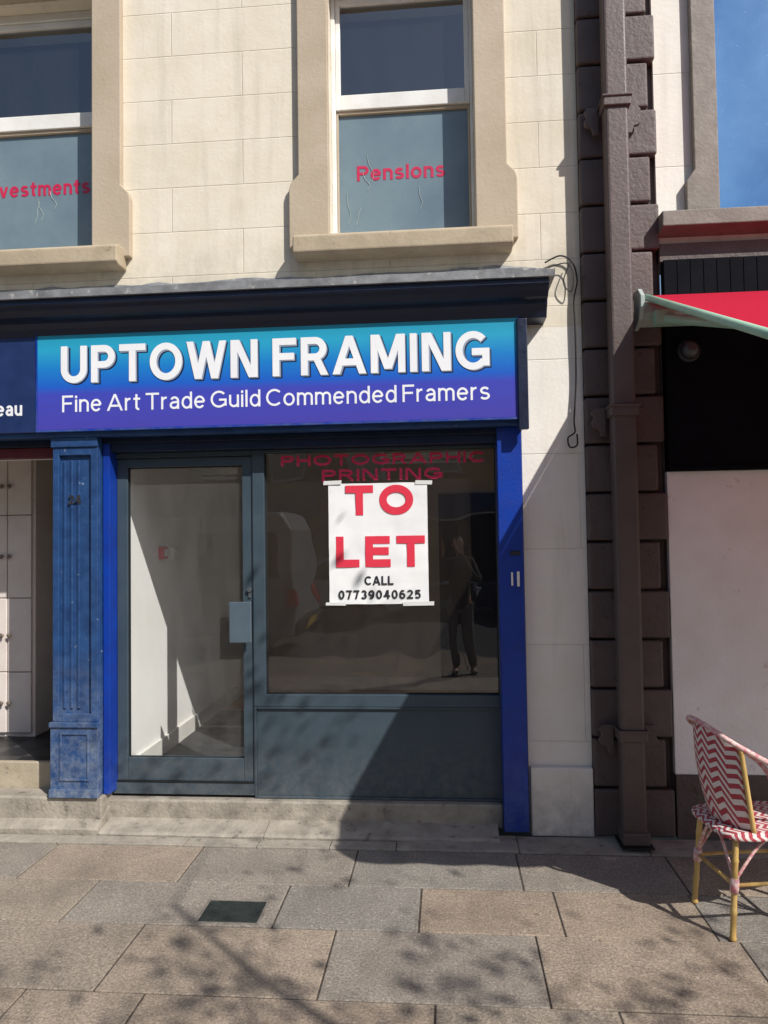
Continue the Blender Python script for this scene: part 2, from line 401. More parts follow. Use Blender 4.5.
def text(name, s, x0, x1, z0, z1, Y, thick, m, parent, wt=.15, gap=.13, space=.42):
    """front of the strokes at Y - thick, back at Y; s fitted between x0..x1 and z0..z1 (cap height)"""
    H = z1 - z0; w = wt * H; n = len(s)
    units = 0; fixed = 0
    for i, ch in enumerate(s):
        if ch == ' ': units += space; continue
        units += GL[ch][0]; fixed += w
        if i < n - 1 and s[i + 1] != ' ': units += gap
    sx = ((x1 - x0) - fixed) / units
    sy = H - w
    b = MB(); bm = b.bm; x = x0; k = 0
    for i, ch in enumerate(s):
        if ch == ' ': x += space * sx; continue
        g = GL[ch]
        for (typ, pts) in g[1]:
            closed = typ == 'c'
            q = [(x + w / 2 + p[0] * sx, z0 + w / 2 + p[1] * sy) for p in pts]
            yf = Y - thick - .00015 * (k % 4); k += 1
            if typ == 'd':
                (xa, za), (xb, zb) = q
                za -= w / 2; zb += w / 2
                hw = w * math.sqrt(1 + ((xb - xa) / (zb - za)) ** 2) / 2 * .98
                Lf = [Vector((xa - hw, za)), Vector((xb - hw, zb))]; Rt = [Vector((xa + hw, za)), Vector((xb + hw, zb))]
            else:
                if not closed:
                    a = Vector(q[0]) - Vector(q[1]); e = Vector(q[-1]) - Vector(q[-2])
                    if len(q) == 2 or abs(a.x) < 1e-6 or abs(a.y) < 1e-6: q[0] = tuple(Vector(q[0]) + a.normalized() * w / 2)
                    if len(q) == 2 or abs(e.x) < 1e-6 or abs(e.y) < 1e-6: q[-1] = tuple(Vector(q[-1]) + e.normalized() * w / 2)
                Lf, Rt = strip_outline(q, closed, w / 2 * .999)
            A = [bm.verts.new((p.x, yf, p.y)) for p in Lf]; B_ = [bm.verts.new((p.x, yf, p.y)) for p in Rt]
            A2 = [bm.verts.new((p.x, Y, p.y)) for p in Lf]; B2 = [bm.verts.new((p.x, Y, p.y)) for p in Rt]
            m_ = len(Lf)
            for j in range(m_ if closed else m_ - 1):
                e = (j + 1) % m_
                bm.faces.new([A[j], A[e], B_[e], B_[j]]); bm.faces.new([A[j], A2[j], A2[e], A[e]]); bm.faces.new([B_[j], B_[e], B2[e], B2[j]])
            if not closed:
                bm.faces.new([A[0], B_[0], B2[0], A2[0]]); bm.faces.new([A[-1], A2[-1], B2[-1], B_[-1]])
        x += g[0] * sx + w
        if i < n - 1 and s[i + 1] != ' ': x += gap * sx
    return b.build(name, m, parent)

# ================================================================== SETTING
W = 4.5
KY = -1.8
rowsY = [4.215, G(384, 887).y, G(384, 931).y, G(384, 1002).y]
def jx(lst): return [G(px, py).x for px, py in lst]
rowsJ = [jx([(45, 855), (192, 862), (354, 865), (520, 873), (684, 884)]),
         jx([(82, 898), (282, 904), (420, 911), (561, 920), (712, 930)]),
         jx([(125, 950), (327, 963), (544, 975), (756, 965)]),
         jx([(30, 985), (136, 1007), (435, 1012), (622, 1020)])]
b = MB()
rows = []
for i in range(4):
    y0 = rowsY[i + 1] if i < 3 else rowsY[3] - .48
    rows.append((rowsY[i], y0, rowsJ[i]))
y = rows[-1][1]
while y > KY + .1:
    y0 = max(y - random.choice((.42, .5, .55)), KY)
    if y0 - KY < .2: y0 = KY
    rows.append((y, y0, [random.uniform(-.8, 0)])); y = y0
    if y0 <= KY: break
for (ya, yb, js) in rows:
    js = sorted(js)
    while js[-1] < 9: js.append(js[-1] + random.uniform(.6, 1.05))
    while js[0] > -9: js.insert(0, js[0] - random.uniform(.6, 1.05))
    for a, c in zip(js[:-1], js[1:]):
        g = .003 + random.uniform(0, .0015); dz = random.uniform(-.0018, .0018)
        b.box(a + g, c - g, yb + g, ya - g, -.05, dz)
setp(b.build('pavement', m_slab, bevel=.004, seg=2), kind='structure')
b = MB(); b.box(-9.6, 9.6, KY, 4.22, -.12, -.005); setp(b.build('pavement_bed', m_bed), kind='structure')
b = MB()
x = -9.6
while x < 9.6: b.box(x, x + .895, KY - .15, KY - .004, -.3, -.001); x += .9
setp(b.build('kerb', m_kerb, bevel=.012), kind='structure')
b = MB(); b.box(-60, 60, -9.0, KY - .155, -.3, -.125); setp(b.build('road', m_asph), kind='structure')
b = MB(); b.box(-60, 60, KY - .36, KY - .28, -.124, -.121); b.box(-60, 60, KY - .54, KY - .46, -.124, -.121); setp(b.build('road_marking', m_paintline), kind='structure')
b = MB(); b.box(-60, 60, -13.0, -9.005, -.3, -.01); setp(b.build('opposite_pavement', m_kerb), kind='structure')
b = MB(); b.box(-200, 200, -200, 200, -.5, -.31); setp(b.build('ground', m_ground), kind='structure')

# ================================================================== SHOP BUILDING
B = thing('shop_building', 'cream ashlar building with the to let shopfront and two tall upper windows', 'building', (0, W, 0))
xR = PX(576, 100, W)
xL = -7.0
ZT = 7.3
WB, WT = PZ(400, 238, W), 5.28
cx0, cx1 = PX(329, 115, W), PX(474, 115, W)
lx1 = PX(95, 115, W); lx0 = lx1 - (cx1 - cx0)
FT = 3.02
b = MB()
b.box(xL, lx0, W, W + .4, FT, ZT); b.box(lx1, cx0, W, W + .4, FT, ZT); b.box(cx1, xR, W, W + .4, FT, ZT)
for a, c in ((lx0, lx1), (cx0, cx1)):
    b.box(a, c, W, W + .4, FT, WB); b.box(a, c, W, W + .4, WT, ZT)
b.build('wall', m_wall, B)
px0 = PX(525, 600, W)
b = MB(); b.box(px0, xR, W, W + .4, .0, FT - .001); b.build('stone_pier', m_pier, B)
b = MB(); b.box(PX(531, 800, 4.465), xR - .002, 4.455, W - .001, 0, PZ(560, 768, 4.46)); b.build('pier_plinth', m_pier, B, bevel=.008)
b = MB(); b.box(xL, xR, W + .4, 9.6, ZT - .1, ZT); b.build('roof_slab', m_lead, B)
b = MB(); b.box(xL, xR, W + .401, 9.6, 2.84, 2.98); b.build('floor_slab', m_ceil, B)
b = MB(); b.box(xL, xL + .2, W + .401, 9.6, 0, ZT - .101); b.box(xR - .2, xR, W + .401, 9.6, 0, ZT - .101); b.box(xL + .2, xR - .2, 9.4, 9.6, 0, ZT - .101); b.build('outer_wall', m_wall, B)

def surround(a, c):
    z0, z1 = WB - .05, WT + .16
    w = PX(329, 100, W) - PX(299, 100, W)
    zs = PZ(300, 183, W)
    for sgn, e in ((-1, a), (1, c)):
        q = e + sgn * w; q2 = e + sgn * (w + .06)
        bb = MB()
        prof = [(e, z0), (q2, z0), (q2, zs - .06), (q2 - sgn * .012, zs - .02), (q, zs + .03), (q, z1), (e, z1)]
        bb.prism(prof, 'y', 4.452, W - .001)
        bb.build('window_surround', m_trim, B, bevel=.006)
    bb = MB(); bb.box(a, c, 4.452, W - .001, WT, z1); bb.build('window_lintel', m_trim, B, bevel=.006)
    bb = MB(); sx0, sx1 = a - w - .02, c + w + .02
    prof = [(4.35, WB - .115), (4.35, WB - .02), (4.37, WB - .005), (4.6, WB + .015), (4.6, WB - .05), (4.5, WB - .05), (4.499, WB - .13), (4.38, WB - .13)]
    bb.prism(prof, 'x', sx0, sx1); bb.build('window_sill', m_sill, B, bevel=.008)
surround(cx0, cx1); surround(lx0, lx1)
mz0, mz1 = PZ(400, 107, 4.62), PZ(400, 92, 4.62)
def sash(a, c, txt, tx0, tx1, tz0, tz1, wt):
    bb = MB(); z0 = WB + .016
    frame_boxes(bb, a + .001, c - .001, z0, WT - .001, 4.60, 4.68, .026, .018, .02, .05)
    w = bb.build('sash_window', m_white, B, bevel=.003)
    bb = MB(); frame_boxes(bb, a + .028, c - .020, mz0 - .0, WT - .052, 4.615, 4.65, .03, .03, mz1 - mz0, .04)
    bb.build('upper_sash', m_white, w, bevel=.004)
    bb = MB(); frame_boxes(bb, a + .028, c - .020, z0 + .021, mz0 - .002, 4.63, 4.67, .012, .014, .014, .02)
    bb.build('lower_sash', m_trim, w, bevel=.003)
    bb = MB(); bb.quad((a + .05, 4.635, mz1), (c - .045, 4.635, mz1), (c - .045, 4.635, WT - .09), (a + .05, 4.635, WT - .09)); bb.build('upper_pane', m_upglass, w)
    bb = MB(); bb.quad((a + .03, 4.65, z0 + .03), (c - .03, 4.65, z0 + .03), (c - .03, 4.65, mz0 - .01), (a + .03, 4.65, mz0 - .01)); bb.build('lower_pane', m_frost, w)
    text('lettering', txt, tx0, tx1, tz0, tz1, 4.649, .001, m_pink, w, wt=wt)
    rnd = random.Random(len(txt))
    for k in range(5):
        x = a + .08 + rnd.random() * (c - a - .16); zb = z0 + .05 + rnd.random() * .38
        dx = rnd.uniform(-.02, .02); hh = rnd.uniform(.08, .22)
        bb = MB(); bb.tube(smooth_path([(x, 4.6465, zb), (x + .014, 4.6465, zb + hh * .3), (x + dx, 4.6465, zb + hh * .65), (x + dx * 1.8, 4.6465, zb + hh)], 5), .0013, 5)
        bb.build('etched_sprig', m_gwhite, w)
    return w
tz0, tz1 = PZ(400, 179, 4.65), PZ(400, 164, 4.65)
sash(cx0, cx1, 'Pensions', PX(357, 172, 4.65), PX(445, 172, 4.65), tz0, tz1, .18)
tl1 = PX(90, 186, 4.65); sz1 = PZ(50, 181, 4.65)
sash(lx0, lx1, 'Investments', tl1 - .73, tl1, sz1 - (tz1 - tz0), sz1, .18)
b = MB(); b.box(lx0 - .5, cx1 + .2, 6.2, 6.3, 2.99, ZT - .11); b.build('dark_room_backing', m_upper, B)  # dark sheet standing in for the unlit rooms behind the sashes

zl = PZ(540, 276, 4.19); lxr = PX(555, 270, 4.19)
b = MB(); n = 120
top = []
for i in range(n + 1):
    x = xL + (lxr - xL) * i / n
    wv = noise.noise((x * 2.1, 1, 0)) * .016 + noise.noise((x * 7, 4, 0)) * .010
    top.append((x, wv))
def strip(f0, f1):
    A = [b.bm.verts.new(f0(x, w)) for x, w in top]; Bv = [b.bm.verts.new(f1(x, w)) for x, w in top]
    for i in range(n): b.bm.faces.new([A[i], A[i + 1], Bv[i + 1], Bv[i]])
strip(lambda x, w: (x, 4.19, zl), lambda x, w: (x, 4.185 + w * .4, zl + .045 + w))
strip(lambda x, w: (x, 4.185 + w * .4, zl + .045 + w), lambda x, w: (x, 4.48, zl + .095 + w))
strip(lambda x, w: (x, 4.48, zl + .095 + w), lambda x, w: (x, 4.492, zl + .165 + w * 2.2))
b.quad((xL, 4.19, zl), (lxr, 4.19, zl), (lxr, 4.499, zl), (xL, 4.499, zl))
b.quad((lxr, 4.19, zl), (lxr, 4.185, zl + .045), (lxr, 4.48, zl + .095), (lxr, 4.499, zl))
b.build('lead_flashing', m_lead, B)
cornp = [(4.21, zl - .003), (4.21, zl - .03), (4.225, zl - .04), (4.235, zl - .06), (4.27, zl - .09), (4.30, zl - .10), (4.305, zl - .12), (4.33, zl - .15), (4.35, zl - .19), (4.499, zl - .19), (4.499, zl - .003)]
b = MB(); b.prism(cornp, 'x', xL, lxr - .03); b.build('cornice', m_navy, B)
fz0 = PZ(300, 431, 4.38); fxr = PX(525, 370, 4.38)
b = MB(); b.box(xL, fxr, 4.375, 4.499, fz0, zl - .191); b.build('fascia_board', m_navyw, B, bevel=.004)
b = MB(); b.box(PX(518, 420, 4.37), fxr + .012, 4.33, 4.3745, fz0 - .03, zl - .193); b.build('fascia_bracket', m_navy, B, bevel=.006)
hz = PZ(300, 449, 4.55)
b = MB(); b.box(PX(53, 440, 4.45), PX(497, 440, 4.46), 4.47, 4.7, hz, fz0 - .001); b.box(PX(53, 440, 4.45), PX(497, 440, 4.46), 4.455, 4.469, fz0 - .035, fz0 - .002); b.build('shopfront_header', m_navy, B, bevel=.003)
b = MB(); b.box(PX(262, 450, 4.5), PX(497, 440, 4.5), 4.71, 4.8, hz + .01, 2.84); b.box(xL + .21, PX(262, 450, 4.5), 4.71, 4.8, hz + .0, 2.84); b.build('bulkhead', m_inwall, B)
plx0, plx1 = PX(53, 600, 4.40), PX(98, 600, 4.40)
SZ = PZ(75, 797, 4.4)
b = MB(); b.box(plx0, plx1, 4.42, 4.72, SZ, fz0 - .001)
zp0 = PZ(75, 722, 4.4)
b.box(plx0 - .012, plx1 + .004, 4.39, 4.4195, SZ, zp0)
for (a, c) in ((plx0 + .0, plx0 + .04), (plx1 - .045, plx1 - .0)):
    b.box(a, c, 4.396, 4.4195, zp0 + .001, fz0 - .061)
b.box(plx0 + .0405, plx1 - .0455, 4.396, 4.4195, zp0 + .001, zp0 + .05); b.box(plx0 + .0405, plx1 - .0455, 4.396, 4.4195, fz0 - .11, fz0 - .061)
for a in (.06, .105, .15):
    b.box(plx0 + a, plx0 + a + .018, 4.41, 4.4195, zp0 + .08, fz0 - .14)
b.box(plx0 - .008, plx1 + .002, 4.385, 4.4195, fz0 - .06, fz0 - .001)
b.box(plx0 - .016, plx1 + .006, 4.378, 4.3895, zp0 - .03, zp0 + .0); b.box(plx0 - .016, plx1 + .006, 4.378, 4.3895, SZ, SZ + .05)
b.box(plx0 + .05, plx0 + .065, 4.382, 4.3895, SZ + .1, zp0 - .06); b.box(plx1 - .065, plx1 - .05, 4.382, 4.3895, SZ + .1, zp0 - .06)
b.box(plx0 + .066, plx1 - .066, 4.382, 4.3895, SZ + .1, SZ + .115); b.box(plx0 + .066, plx1 - .066, 4.382, 4.3895, zp0 - .075, zp0 - .06)
pil = b.build('navy_pilaster', m_navyw, B, bevel=.003)
text('house_number', '24', PX(68, 500, 4.405), PX(81, 500, 4.405), PZ(75, 504, 4.405), PZ(75, 495, 4.405), 4.4095, .004, m_ink, pil, wt=.2)
b = MB(); b.box(plx1 + .006, PX(110, 600, 4.46), 4.455, 4.7, SZ, fz0 - .036); b.build('blue_jamb', m_blue, B, bevel=.003)
rx0, rx1 = PX(500, 600, 4.43), PX(525, 600, 4.43)
b = MB(); b.box(rx0, rx1 - .002, 4.43, 4.7, .03, fz0 - .001); rp = b.build('blue_pilaster', m_blue, B, bevel=.004)
zc = PZ(515, 579, 4.42); xc = PX(516, 579, 4.42)
b = MB(); b.box(xc - .028, xc - .016, 4.42, 4.4295, zc - .04, zc + .04); b.build('switch_edge', m_white, rp, bevel=.003)
b = MB(); b.box(xc + .006, xc + .022, 4.418, 4.4295, zc - .045, zc + .045); b.build('shutter_switch', m_white, rp, bevel=.004)
b = MB(); b.box(xc - .03, xc + .03, 4.42, 4.4295, zc + .14, zc + .165); b.build('bolt_plate', m_ink, rp, bevel=.003)

gy0, gy1 = 4.55, 4.62
dx0, dx1 = PX(111, 600, 4.55), PX(253, 600, 4.55)
dz0, dz1 = PZ(180, 783, 4.55), hz - .001
b = MB(); frame_boxes(b, dx0, dx1 + .002, dz0 - .07, dz1, gy0, gy1, .03, .004, .07, .03)
b.box(dx0 - .02, dx0 - .001, 4.58, 4.66, dz0 - .07, dz1)
df = b.build('door_frame', m_grey, B, bevel=.002)
b = MB(); frame_boxes(b, dx0 + .036, dx1 - .004, dz0 + .004, dz1 - .036, gy0 + .010, gy1 - .006, PX(127, 600, 4.55) - dx0 - .036, dx1 - PX(243, 600, 4.55), PZ(180, 759, 4.55) - dz0, .055)
door = b.build('shop_door', m_grey, B, bevel=.004)
b = MB(); b.quad((dx0 + .05, 4.59, dz0 + .05), (dx1 - .03, 4.59, dz0 + .05), (dx1 - .03, 4.59, dz1 - .05), (dx0 + .05, 4.59, dz1 - .05)); b.build('door_pane', m_doorglass, door)
b = MB(); frame_boxes(b, PX(127, 600, 4.55) - .001, PX(243, 600, 4.55) + .001, PZ(180, 759, 4.55) - .001, dz1 - .09, 4.575, 4.586, .008, .008, .008, .008); b.build('glazing_gasket', m_greyd, door)
hx0, hx1 = PX(229, 620, 4.5), PX(251, 620, 4.5)
b = MB(); b.box(hx0, hx1, 4.50, 4.515, PZ(240, 643, 4.5), PZ(240, 602, 4.5))
b.box(hx1 - .03, hx1 - .012, 4.5155, 4.559, PZ(240, 635, 4.5), PZ(240, 610, 4.5)); b.build('pull_handle', M('handle_grey_metal', '4c5a64', '54626c', 4, .4, .04, 100), door, bevel=.005)
b = MB(); zc = PZ(248, 590, 4.54); xc = PX(249, 590, 4.54); b.tube([(xc, 4.559, zc), (xc, 4.54, zc)], .014, 16); b.box(xc - .008, xc + .008, 4.552, 4.5595, zc - .05, zc - .02); b.build('lock_cylinder', m_steel, door, bevel=.001)
b = MB(); b.box(dx0 + .038, dx1 - .006, 4.548, 4.5595, dz0 + .002, dz0 + .014); b.build('door_seal', m_greyd, door)
wx0, wx1 = dx1 + .003, PX(503, 600, 4.55)
wz0 = PZ(380, 707, 4.55)
b = MB(); frame_boxes(b, wx0, wx1, wz0, hz - .001, gy0 - .004, gy1, PX(265, 600, 4.55) - wx0, .03, PZ(380, 695, 4.55) - wz0, .018)
win = b.build('shop_window', m_grey, B, bevel=.003)
b = MB(); frame_boxes(b, PX(265, 600, 4.55) - .001, wx1 - .029, PZ(380, 695, 4.55) - .001, hz - .018, 4.575, 4.586, .007, .007, .007, .003); b.build('glazing_gasket', m_greyd, win)
gl = 4.59
b = MB(); b.quad((wx0 + .03, gl, wz0 + .03), (wx1 - .02, gl, wz0 + .03), (wx1 - .02, gl, hz - .012), (wx0 + .03, gl, hz - .012)); b.build('window_pane', m_glass, win)
text('window_lettering', 'PHOTOGRAPHIC', PX(281, 458, gl), PX(485, 456, gl), PZ(380, 464.5, gl), PZ(380, 453.5, gl), gl - .001, .001, m_dkred, win, wt=.23, gap=.16)
text('window_lettering', 'PRINTING', PX(322, 473, gl), PX(443, 473, gl), PZ(380, 480, gl), PZ(380, 468.5, gl), gl - .001, .001, m_dkred, win, wt=.23, gap=.16)
rz0 = PZ(380, 800, 4.55)
b = MB(); frame_boxes(b, wx0, wx1, rz0, wz0 - .002, gy0 - .002, gy1, .012, .012, .012, .012)
b.box(wx0 + .012, wx1 - .012, 4.566, gy1, rz0 + .012, wz0 - .014); b.build('stall_riser', m_grey, B, bevel=.002)
b = MB(); b.box(plx0, rx0 - .001, 4.50, 4.8, .02, rz0 - .003); b.build('shopfront_base', m_step, B, bevel=.01)
# interior
ix0 = PX(129, 700, 4.7); ix1 = rx1 + .25; FZ = dz0 - .04
b = MB(); b.box(ix0 - .14, ix0, 4.801, 9.4, 0, 2.84); b.box(plx0 + .05, plx0 + .2, 4.721, 4.8, 0, 2.84); b.box(plx0 + .2, ix0 - .0, 4.721, 4.80, 0, 2.84); b.build('party_wall', m_inwall, B)
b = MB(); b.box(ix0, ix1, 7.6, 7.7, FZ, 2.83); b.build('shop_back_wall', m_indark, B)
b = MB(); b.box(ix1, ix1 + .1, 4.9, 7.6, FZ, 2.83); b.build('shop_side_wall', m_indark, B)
b = MB(); b.box(ix0, ix1, 4.625, 7.6, FZ - .1, FZ); b.build('shop_floor', m_floor, B)
b = MB(); b.box(ix0 + .02, ix0 + 1.1, 4.68, 6.6, FZ + .001, FZ + .012); b.build('door_mat', m_matc, B)
b = MB(); b.box(ix0 + .001, ix0 + .018, 4.81, 7.6, FZ, FZ + .13); b.box(ix0 + .02, ix1 - .02, 7.58, 7.599, FZ, FZ + .13); b.build('skirting_board', m_white, B, bevel=.003)
b = MB(); b.box(ix0 + 2.0, ix0 + 2.8, 7.56, 7.5995, FZ + .131, 2.2); b.build('inner_door', m_navy, B)
cp = thing('fire_call_point', 'small red fire alarm box on the white wall inside the glazed door', 'alarm', (ix0, 5.25, 1.68))
b = MB(); b.box(ix0 + .001, ix0 + .04, 5.2, 5.29, 1.63, 1.72); b.build('case', M('alarm_red', 'c01822', None, 5, .4, .0), cp, bevel=.004)
b = MB(); b.box(ix0 + .041, ix0 + .044, 5.22, 5.27, 1.65, 1.70); b.build('face', m_white, cp)
b = MB(); b.box(ix0 + .001, ix0 + .02, 5.45, 5.54, 1.62, 1.71); b.box(ix0 + .0205, ix0 + .028, 5.48, 5.51, 1.64, 1.69)
setp(b.build('light_switch', m_white, bevel=.003, loc=(ix0, 5.5, 1.66)), 'white light switch on the inner wall beside the red alarm box', 'light switch')
sl2 = PZ(190, 487, 6.2)
for k, (x, y, z) in enumerate(((PX(188, 487, 6.2), 6.2, 2.32), (ix0 + 1.9, 7.0, 2.5))):
    t = thing('strip_light', ['unlit white strip light hanging inside behind the glazed door', 'unlit white strip light deeper inside the shop behind the big window'][k], 'ceiling light', (x, y, z))
    b = MB(); b.box(x - .45, x + .45, y - .04, y + .04, z, z + .06); b.build('housing', m_white, t, bevel=.006)
    b = MB(); b.tube([(x - .43, y, z - .025), (x + .43, y, z - .025)], .016, 12); b.build('tube', m_letter, t, smooth=True)
    for s in (-.4, .4):
        b = MB(); b.tube([(x + s, y, z + .0605), (x + s, y, 2.838)], .006, 8); b.build('hanger', m_steel, t)
for k, (a, c, yy_, lab) in enumerate(((330, 368, 5.22, 'left'), (416, 456, 5.28, 'right'))):  # thin pale boxes laid flat on the shop floor
    xa, xb_ = PX(a, 672, yy_), PX(c, 672, yy_)
    b = MB(); b.box(xa, xb_, yy_ - .03, yy_ + .03, FZ + .001, FZ + .02)
    setp(b.build('pale_strip', m_white, bevel=.003, loc=((xa + xb_) / 2, yy_, FZ)), 'white offcut strip on the shop floor, %s of the two behind the window' % lab, 'sliver')

# left unit (neighbour's doorway)
b = MB(); lux = -4.6
b.box(xL, lux, 4.45, 4.8, 0, fz0 - .001); b.build('far_pier', m_navyw, B)
rtz, rbz = PZ(25, 448, 4.5), PZ(25, 458, 4.5)
b = MB(); b.box(lux, plx0 - .001, 4.48, 4.58, rtz, fz0 - .001); b.build('neighbour_header', m_navy, B, bevel=.003)
b = MB(); b.box(lux, plx0 - .001, 4.5, 4.58, rbz, rtz - .001); b.box(plx0 - .012, plx0 - .002, 4.5, 4.58, .4, rbz - .001); b.build('red_door_surround', m_redframe, B, bevel=.004)
LF = PZ(25, 760, 4.62)
b = MB(); b.box(xL + .21, plx0 + .05, 4.60, 8, LF - .1, LF); b.build('entrance_floor', m_tile, B)
b = MB(); b.box(lux, plx0 - .001, 4.56, 4.598, .12, LF + .006); b.build('entrance_step', m_marble, B, bevel=.006)
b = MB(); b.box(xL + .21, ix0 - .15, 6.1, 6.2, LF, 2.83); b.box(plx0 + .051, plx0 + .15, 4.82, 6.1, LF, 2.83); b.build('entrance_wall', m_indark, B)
b = MB(); b.box(PX(37, 600, 6.05), PX(60, 600, 6.05), 6.04, 6.098, LF, LF + 2.0); ed = b.build('inner_grey_door', M('blue_grey_door', '8c96a4', '7d8796', 5, .5, .05), B, bevel=.006)

cz0 = PZ(20, 733, 5.15); cxr = PX(34, 600, 5.15)
cb = thing('tall_cupboard', 'tall cream painted cupboard with round knobs inside the red framed doorway', 'cupboard', (cxr - .35, 5.3, LF))
b = MB(); b.box(cxr - 1.3, cxr, 5.17, 5.7, LF, 2.6); b.build('carcass', m_cup, cb, bevel=.004)
edges = [733, 672, 598, 515, 458, 400]
zz = [PZ(20, e, 5.15) for e in edges]
for k in range(5):
    for j in range(3):
        x1 = cxr - .02 - j * .185; x0 = x1 - .178
        bb = MB(); bb.box(x0, x1, 5.145, 5.169, zz[k] + .003, zz[k + 1] - .003); d = bb.build('cupboard_door', m_cup, cb, bevel=.005)
        bb = MB(); kx = x0 + .025 if j % 2 == 0 else x1 - .025; kz = zz[k] + (zz[k + 1] - zz[k]) * .5
        bb.tube([(kx, 5.145, kz), (kx, 5.13, kz), (kx, 5.118, kz), (kx, 5.114, kz)], [.006, .008, .017, .010], 12); bb.build('knob', m_knob, d, smooth=True)

st = thing('doorstep', 'worn low stone doorstep running along the foot of the grey shopfront', 'step', (-.6, 4.35, 0))
xs = [-7, -3.1, plx1 + .03, PX(262, 810, 4.3), PX(500, 820, 4.3)]
for i, (a, c) in enumerate(zip(xs[:-1], xs[1:])):
    b = MB(); nseg = 30; rings = []; left = i < 2
    for q in range(nseg + 1):
        x = a + .002 + (c - a - .004) * q / nseg
        e = noise.noise((x * 5, i, 2)) * .006; f = noise.noise((x * 9, i, 7)) * .008
        if left: prf = ((x, 4.335 + f, -.01), (x, 4.333 + f, .035 + e), (x, 4.345 + f, .05 + e), (x, 4.56, .15), (x, 4.56, -.01))
        else: prf = ((x, 4.335 + f, -.01), (x, 4.333 + f, .012 + e), (x, 4.35 + f, .024 + e), (x, 4.56, .062), (x, 4.56, -.01))
        rings.append([b.bm.verts.new(p) for p in prf])
    for q in range(nseg):
        for r in range(4): b.bm.faces.new([rings[q][r], rings[q + 1][r], rings[q + 1][r + 1], rings[q][r + 1]])
    b.bm.faces.new(rings[0]); b.bm.faces.new(rings[-1][::-1])
    b.build('tread_stone', m_step, st, smooth=False)
b = MB(); b.box(xL, plx1 + .02, 4.40, 4.555, .05, SZ - .002); b.build('pilaster_base_stone', m_step, st, bevel=.01)
b = MB()
x = -7
while x < 5.2:
    w = random.uniform(.35, .8); b.box(x + .002, x + w - .002, 4.222, 4.326 if x + w < xs[-1] else 4.44, -.05, .003 + random.uniform(0, .006)); x += w
setp(b.build('drain_channel_stones', m_step, bevel=.004), kind='structure')

# ================================================================== SIGNS
s0 = (PX(37, 380, 4.345), PZ(300, 423, 4.345), PX(518, 365, 4.345), PZ(300, 323.5, 4.345))
S = thing('shop_sign', 'long blue and turquoise gradient shop sign with raised white lettering', 'sign', ((s0[0] + s0[2]) / 2, 4.37, s0[1]))
b = MB(); b.box(s0[0], s0[2], 4.348, 4.373, s0[1], s0[3]); b.build('panel', sign_material(0, s0[3] - s0[1]), S, bevel=.002)
b = MB(); frame_boxes(b, s0[0] - .008, s0[2] + .008, s0[1] - .012, s0[3] + .01, 4.343, 4.3735, .0075, .0075, .0115, .0095); b.build('trim', m_blue, S)
h0, h1 = PZ(270, 376, 4.33), PZ(270, 338, 4.33)
for w, a, c in (('UPTOWN', 60, 257), ('FRAMING', 272, 490)):
    xa, xb_ = PX(a, 350, 4.335), PX(c, 350, 4.335)
    text('lettering_shadow', w, xa + .014, xb_ + .012, h0 - .012, h1 - .010, 4.3478, .0006, m_lshadow, S, wt=.2, gap=.15)
    text('lettering_edge', w, xa + .005, xb_ + .005, h0 - .005, h1 - .005, 4.3465, .0006, m_lgrey, S, wt=.2, gap=.15)
    text('main_lettering', w, xa, xb_, h0, h1, 4.345, .001, m_letter, S, wt=.182, gap=.15)
text('small_lettering', 'Fine Art Trade Guild Commended Framers', PX(62, 400, 4.345), PX(490, 400, 4.345), PZ(270, 406, 4.345), PZ(270, 389, 4.345), 4.3478, .001, m_letter, S, wt=.125, gap=.13, space=.34)
a0, a1 = -4.5, PX(35, 385, 4.35)
S2 = thing('neighbour_sign', 'plain navy sign panel cut off at the left edge', 'sign', ((a0 + a1) / 2, 4.37, s0[1]))
b = MB(); b.box(a0, a1, 4.352, 4.3735, s0[1] - .012, s0[3] + .02); b.build('panel', m_navys, S2, bevel=.003)
text('lettering', 'eau', PX(-4, 410, 4.35), PX(22, 410, 4.35), PZ(10, 416, 4.35), PZ(10, 402, 4.35), 4.3518, .001, m_letter, S2, wt=.17)

py_ = gl - .008
p0, p1, q0, q1 = PX(329, 545, py_), PX(428, 545, py_), PZ(380, 604, py_), PZ(380, 483, py_)
PO = thing('to_let_poster', 'white paper poster with big red lettering taped to the shop window', 'poster', ((p0 + p1) / 2, py_, q0))
b = MB(); nx, nz = 40, 48; V = []
for j in range(nz + 1):
    for i in range(nx + 1):
        u, v = i / nx, j / nz
        x = p0 + (p1 - p0) * u; z = q0 + (q1 - q0) * v
        d = noise.noise((u * 5, v * 7, 3)) * .0035 + abs(noise.noise((u * 3 + 9, v * 4, 1))) * .003
        x += .0012 * noise.noise((0, v * 9, 2 + u)) * (abs(u - .5) * 2) ** 6
        z += .002 * noise.noise((u * 6, 0, 5)) * (1 if j in (0, nz) else 0)
        V.append(b.bm.verts.new((x, py_ - .001 + max(-.0022, min(.004, d)), z)))
for j in range(nz):
    for i in range(nx):
        k = j * (nx + 1) + i; b.bm.faces.new([V[k], V[k + 1], V[k + nx + 2], V[k + nx + 1]])
b.build('sheet', m_paper, PO, smooth=True)
yy = py_ - .0035
def pt(s, a, c, t, bt, m, wt, gap=.13): text('print', s, PX(a, 545, yy), PX(c, 545, yy), PZ(380, bt, yy), PZ(380, t, yy), yy, .0004, m, PO, wt=wt, gap=gap)
pt('TO', 346, 414, 485, 515, m_red, .25, .2); pt('LET', 336, 425, 536, 567, m_red, .25, .2)
pt('CALL', 364, 393, 576, 585, m_ink, .2); pt('07739040625', 338, 420, 590, 599, m_ink, .2, .2)
